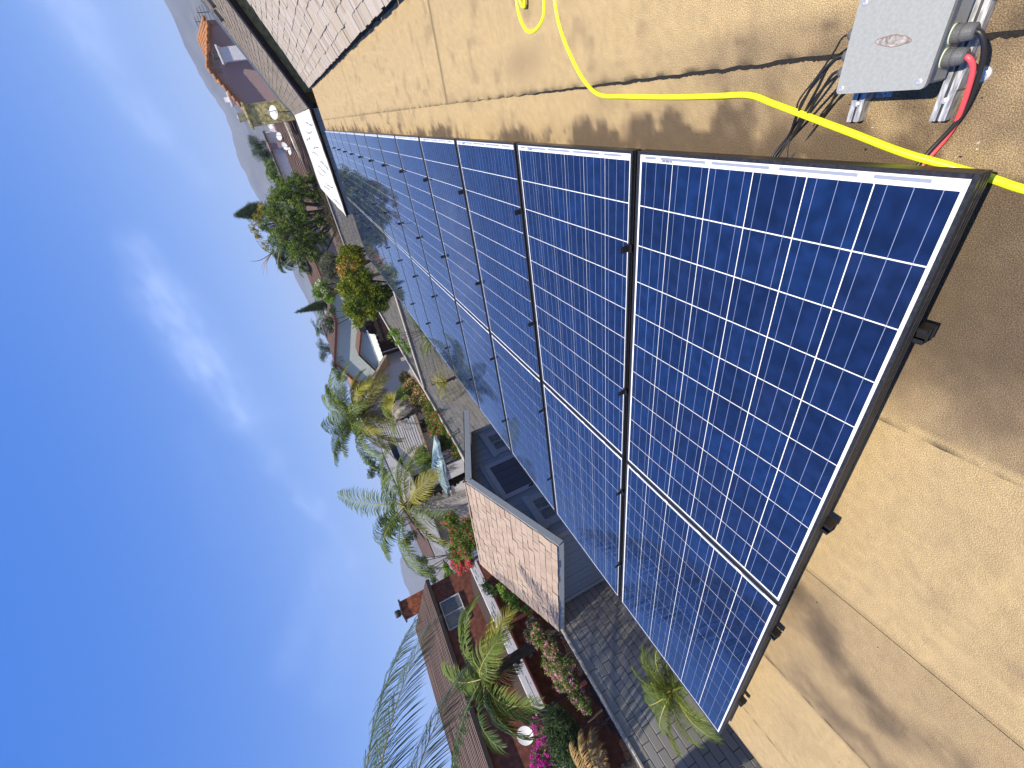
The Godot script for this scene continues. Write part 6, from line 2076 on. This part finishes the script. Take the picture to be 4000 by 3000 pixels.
	flowering("lantana", "long lantana hedge with lilac and peach flowers behind the near block wall", "shrub", [Vector4(4.488, -0.259, -10.6, 0.159), Vector4(4.108, -0.239, -10.5, 0.188), Vector4(3.794, -0.339, -10.5, 0.195), Vector4(3.381, -0.34, -10.4, 0.197), Vector4(2.983, -0.364, -10.3, 0.189), Vector4(2.666, -0.353, -10.3, 0.173), Vector4(3.616, -0.199, -10.9, 0.172), Vector4(3.232, -0.245, -10.9, 0.166), Vector4(2.411, -0.378, -10.2, 0.128), Vector4(4.5, -0.109, -11, 0.136), Vector4(3.151, -0.517, -10.1, 0.106)], 0.075, GREEN, [Color(0.38, 0.14, 0.30), Color(0.55, 0.26, 0.34), Color(0.70, 0.40, 0.22)], 1.0, 0.05, 206)
	flowering("bougainvillea", "magenta bougainvillea below the white patio beam", "shrub", [Vector3(4.05, 0.197, -16.115), Vector3(3.701, 0.226, -16.206), Vector3(3.464, 0.46, -16.264), Vector3(3.323, 0.678, -16.296)].map(func(p): return Vector4(p.x, p.y, p.z, 0.36)), 0.10, GREEN, [Color(0.45, 0.02, 0.26), Color(0.55, 0.05, 0.36), Color(0.38, 0.02, 0.30)], 3.4, 0.085, 207)
	tree("climbing_vine", "dark green creeper hanging under the magenta flowers", "vine", [Vector3(3.587, -0.099, -14.686), Vector3(3.288, -0.207, -14.763), Vector3(2.982, -0.219, -14.835), Vector3(3.065, 0.064, -14.817), Vector3(2.7, -0.198, -14.896)].map(func(p): return Vector4(p.x, p.y, p.z, 0.42)), 3.2, 0.10, "leafy", DARK, 208, 0.0, "", 0.03)
	tree("shrub", "leafy green shrub at the shed roof's lower rear corner", "shrub", [Vector4(6.057, -0.152, -11.6, 0.158), Vector4(5.659, -0.192, -11.4, 0.167), Vector4(6.403, -0.075, -11.8, 0.104), Vector4(5.066, -0.336, -11, 0.105)], 2.8, 0.12, "leafy", LIME, 209, 0.02, "", 0.03)
	tree("shrub", "dense green shrub in the red house's shade", "shrub", [Vector4(7.718, 0.172, -13.5, 0.171), Vector4(7.418, 0.014, -13.5, 0.169)], 2.8, 0.13, "leafy", DARK, 210, 0.0, "", 0.03)
	tree("shrub", "dark scrub filling the gap between the big tree and the end wall", "shrub", [Vector3(28.358, -0.1, -3.203), Vector3(28.27, -0.077, -3.866), Vector3(28.162, 0.013, -4.558), Vector3(28.033, 0.092, -5.265), Vector3(27.897, 0.118, -5.924)].map(func(p): return Vector4(p.x, p.y - 0.15, p.z, 0.5)), 2.6, 0.16, "twig", [Color(0.05, 0.04, 0.025), Color(0.07, 0.075, 0.03), Color(0.10, 0.06, 0.04)], 211)
	# dry growth in the yard beyond the end wall
	var d := thing("dry_brush", "bare dry twigs tangled behind the end block wall", "shrub", Vector3(28.2, 0.013, -6.251) * Vector3(1, 0, 1) + Vector3(0, GROUND, 0))
	for k in 60:
		s = mb(true)
		var a := Vector3(r.randf_range(-1.0, 0.5), r.randf_range(1.5, 2.6), r.randf_range(-1.8, 2.4))
		var e := a + Vector3(r.randf_range(-0.4, 0.4), r.randf_range(0.3, 1.1), r.randf_range(-0.6, 0.6))
		tube(s, smooth_path([a * Vector3(0.9, 0.4, 0.9), a, e], 3), 0.010, 0.003, 4)
		obj("twig", s, M.grey_twig, d)
	# dry thatch of an old palm leaf at the corner of the yard
	c = Vector3(1.533, -0.034, -10.3)
	palm("dry_palm", "dry straw coloured palm leaves at the bottom corner beside the wall", Vector3(c.x - 0.3, GROUND, c.z), c + Vector3(-0.35, -0.1, 0.0), 0.12, 0.10, [[20, 50, 90, 1.0, "thatch"], [0, 62, 80, 1.0, "thatch"], [40, 38, 90, 1.0, "thatch"], [-20, 50, 90, 1.0, "thatch"], [70, 45, 90, 1.0, "thatch"]], 1.0, 60, 0.34, 0.012, 1.2, 71)

func fan_leaf(t: Node3D, at: Vector3, look: Vector3, r: float, m: Material, sd: int) -> void:
	var q := RandomNumberGenerator.new()
	q.seed = sd
	look = look.normalized()
	var x := look.cross(Vector3.UP).normalized()
	var u := x.cross(look)
	var s := mb()
	for i in 30:
		var a := lerpf(-2.1, 2.1, i / 29.0) + PI * 0.5
		var d := (x * cos(a) + u * sin(a)) + look * q.randf_range(0.02, 0.16)
		var w := look.cross(d).normalized() * 0.026 * r / 0.6
		var p1 := at + d * r * 0.55
		var p2 := at + d * r * q.randf_range(0.92, 1.05) - Vector3(0, 0.06 * r, 0)
		tri(s, at, p1 + w + look * 0.01, p1 - w, look)
		tri(s, p1 + w + look * 0.01, p2, p1 - w, look)
	obj("fan_leaf", s, m, t)
	s = mb(true)
	tube(s, [at, at - u * r * 0.9 + look * 0.1], 0.012, 0.016, 5)
	obj("stalk", s, M.rachis, t)

func small_things() -> void:
	var c := Vector3(15.783, 0.614, -10.55)
	var t := thing("fan_palm", "young fan palm with one big yellow green fan before the grey wing roof", "palm tree", Vector3(c.x, GROUND, c.z))
	var h := c - t.position
	fan_leaf(t, h + Vector3(-0.1, 0.12, 0.15), Vector3(-0.9, 0.5, 0.3), 0.72, M.frond_yellow, 1)
	fan_leaf(t, h + Vector3(0.2, -0.2, -0.55), Vector3(-0.5, 0.6, 0.6), 0.55, M.frond_green, 2)
	fan_leaf(t, h + Vector3(0.1, -0.45, 0.4), Vector3(-0.4, 0.3, 0.9), 0.5, M.frond_green, 3)
	fan_leaf(t, h + Vector3(-0.1, -0.7, -0.2), Vector3(-0.9, -0.2, 0.3), 0.55, M.frond_dry, 4)
	var s := mb(true)
	tube(s, [Vector3.ZERO, h + Vector3(0, -0.6, 0)], 0.12, 0.10, 8)
	obj("trunk", s, M.palm_bark, t)
	# bleached skirts of dead leaves
	c = Vector3(14.622, 0.895, -10.469)
	palm("dead_palm", "bleached skirt of dead hanging fronds left of the fan palm", Vector3(c.x, GROUND, c.z), c, 0.14, 0.12, ring(5, 0, 10, 92, 1.0, "frond_dry", 41, 40) + ring(5, 20, -40, 40, 1.0, "frond_dry", 42, 40) + ring(4, 0, 50, 80, 1.0, "frond_green", 43), 1.0, 40, 0.30, 0.016, 0.6, 81)
	# dark back yard behind the lantana: shaded fence and odds and ends below the patio cover
	var f := thing("yard_fence", "dark weathered board fence in the shade behind the lantana hedge", "fence")
	for i in 40:
		s = mb()
		bx2(s, Vector3(-1.0 + i * 0.25, GROUND, -14.9 - 0.02 * (i % 2)), Vector3(-1.0 + (i + 1) * 0.25 - 0.012, -1.35 - 0.05 * (i % 3), -14.93 - 0.02 * (i % 2)))
		obj("fence_board", s, M.dark_wood, f)
	base(f, Vector3(4, GROUND, -14.9))
	# twigs and a pale root heap in the nook between shed and wall
	t = thing("prunings", "tangle of pale cut branches on the ground between shed and wall", "branches", Vector3(9.2, GROUND, -8.6))
	var r := RandomNumberGenerator.new()
	r.seed = 5
	for k in 26:
		s = mb(true)
		var a := Vector3(r.randf_range(-0.7, 0.7), r.randf_range(0.02, 0.25), r.randf_range(-0.6, 0.6))
		var b := a + Vector3(r.randf_range(-0.8, 0.8), r.randf_range(0.2, 0.9), r.randf_range(-0.5, 0.5))
		tube(s, smooth_path([a, a.lerp(b, 0.5) + Vector3(0.05, 0.1, 0.04), b], 4), 0.022, 0.007, 5)
		obj("branch", s, M.grey_twig, t)
	# bits of grit and old sealant on the roof near the box
	for k in 34:
		s = mb()
		var p := Vector3(r.randf_range(-0.15, 0.34), ROOF + 0.012, r.randf_range(0.03, 0.20)) if k < 24 else Vector3(r.randf_range(-0.8, -0.05), ROOF + 0.009, r.randf_range(-3.2, -0.7))
		bxf(s, Transform3D(Basis(Vector3(r.randfn(), r.randfn(), r.randfn()).normalized(), r.randf() * 3.0), Vector3.ZERO), Vector3(r.randf_range(0.002, 0.007), r.randf_range(0.001, 0.003), r.randf_range(0.002, 0.006)), 0.0005)
		var o := obj("roof_grit", s, M.tar if k % 2 else M.cap)
		o.position = p
		tag(o, "crumb of tar or grit lying loose on the tan roof", "debris", "crumbs scattered over the flat roof")
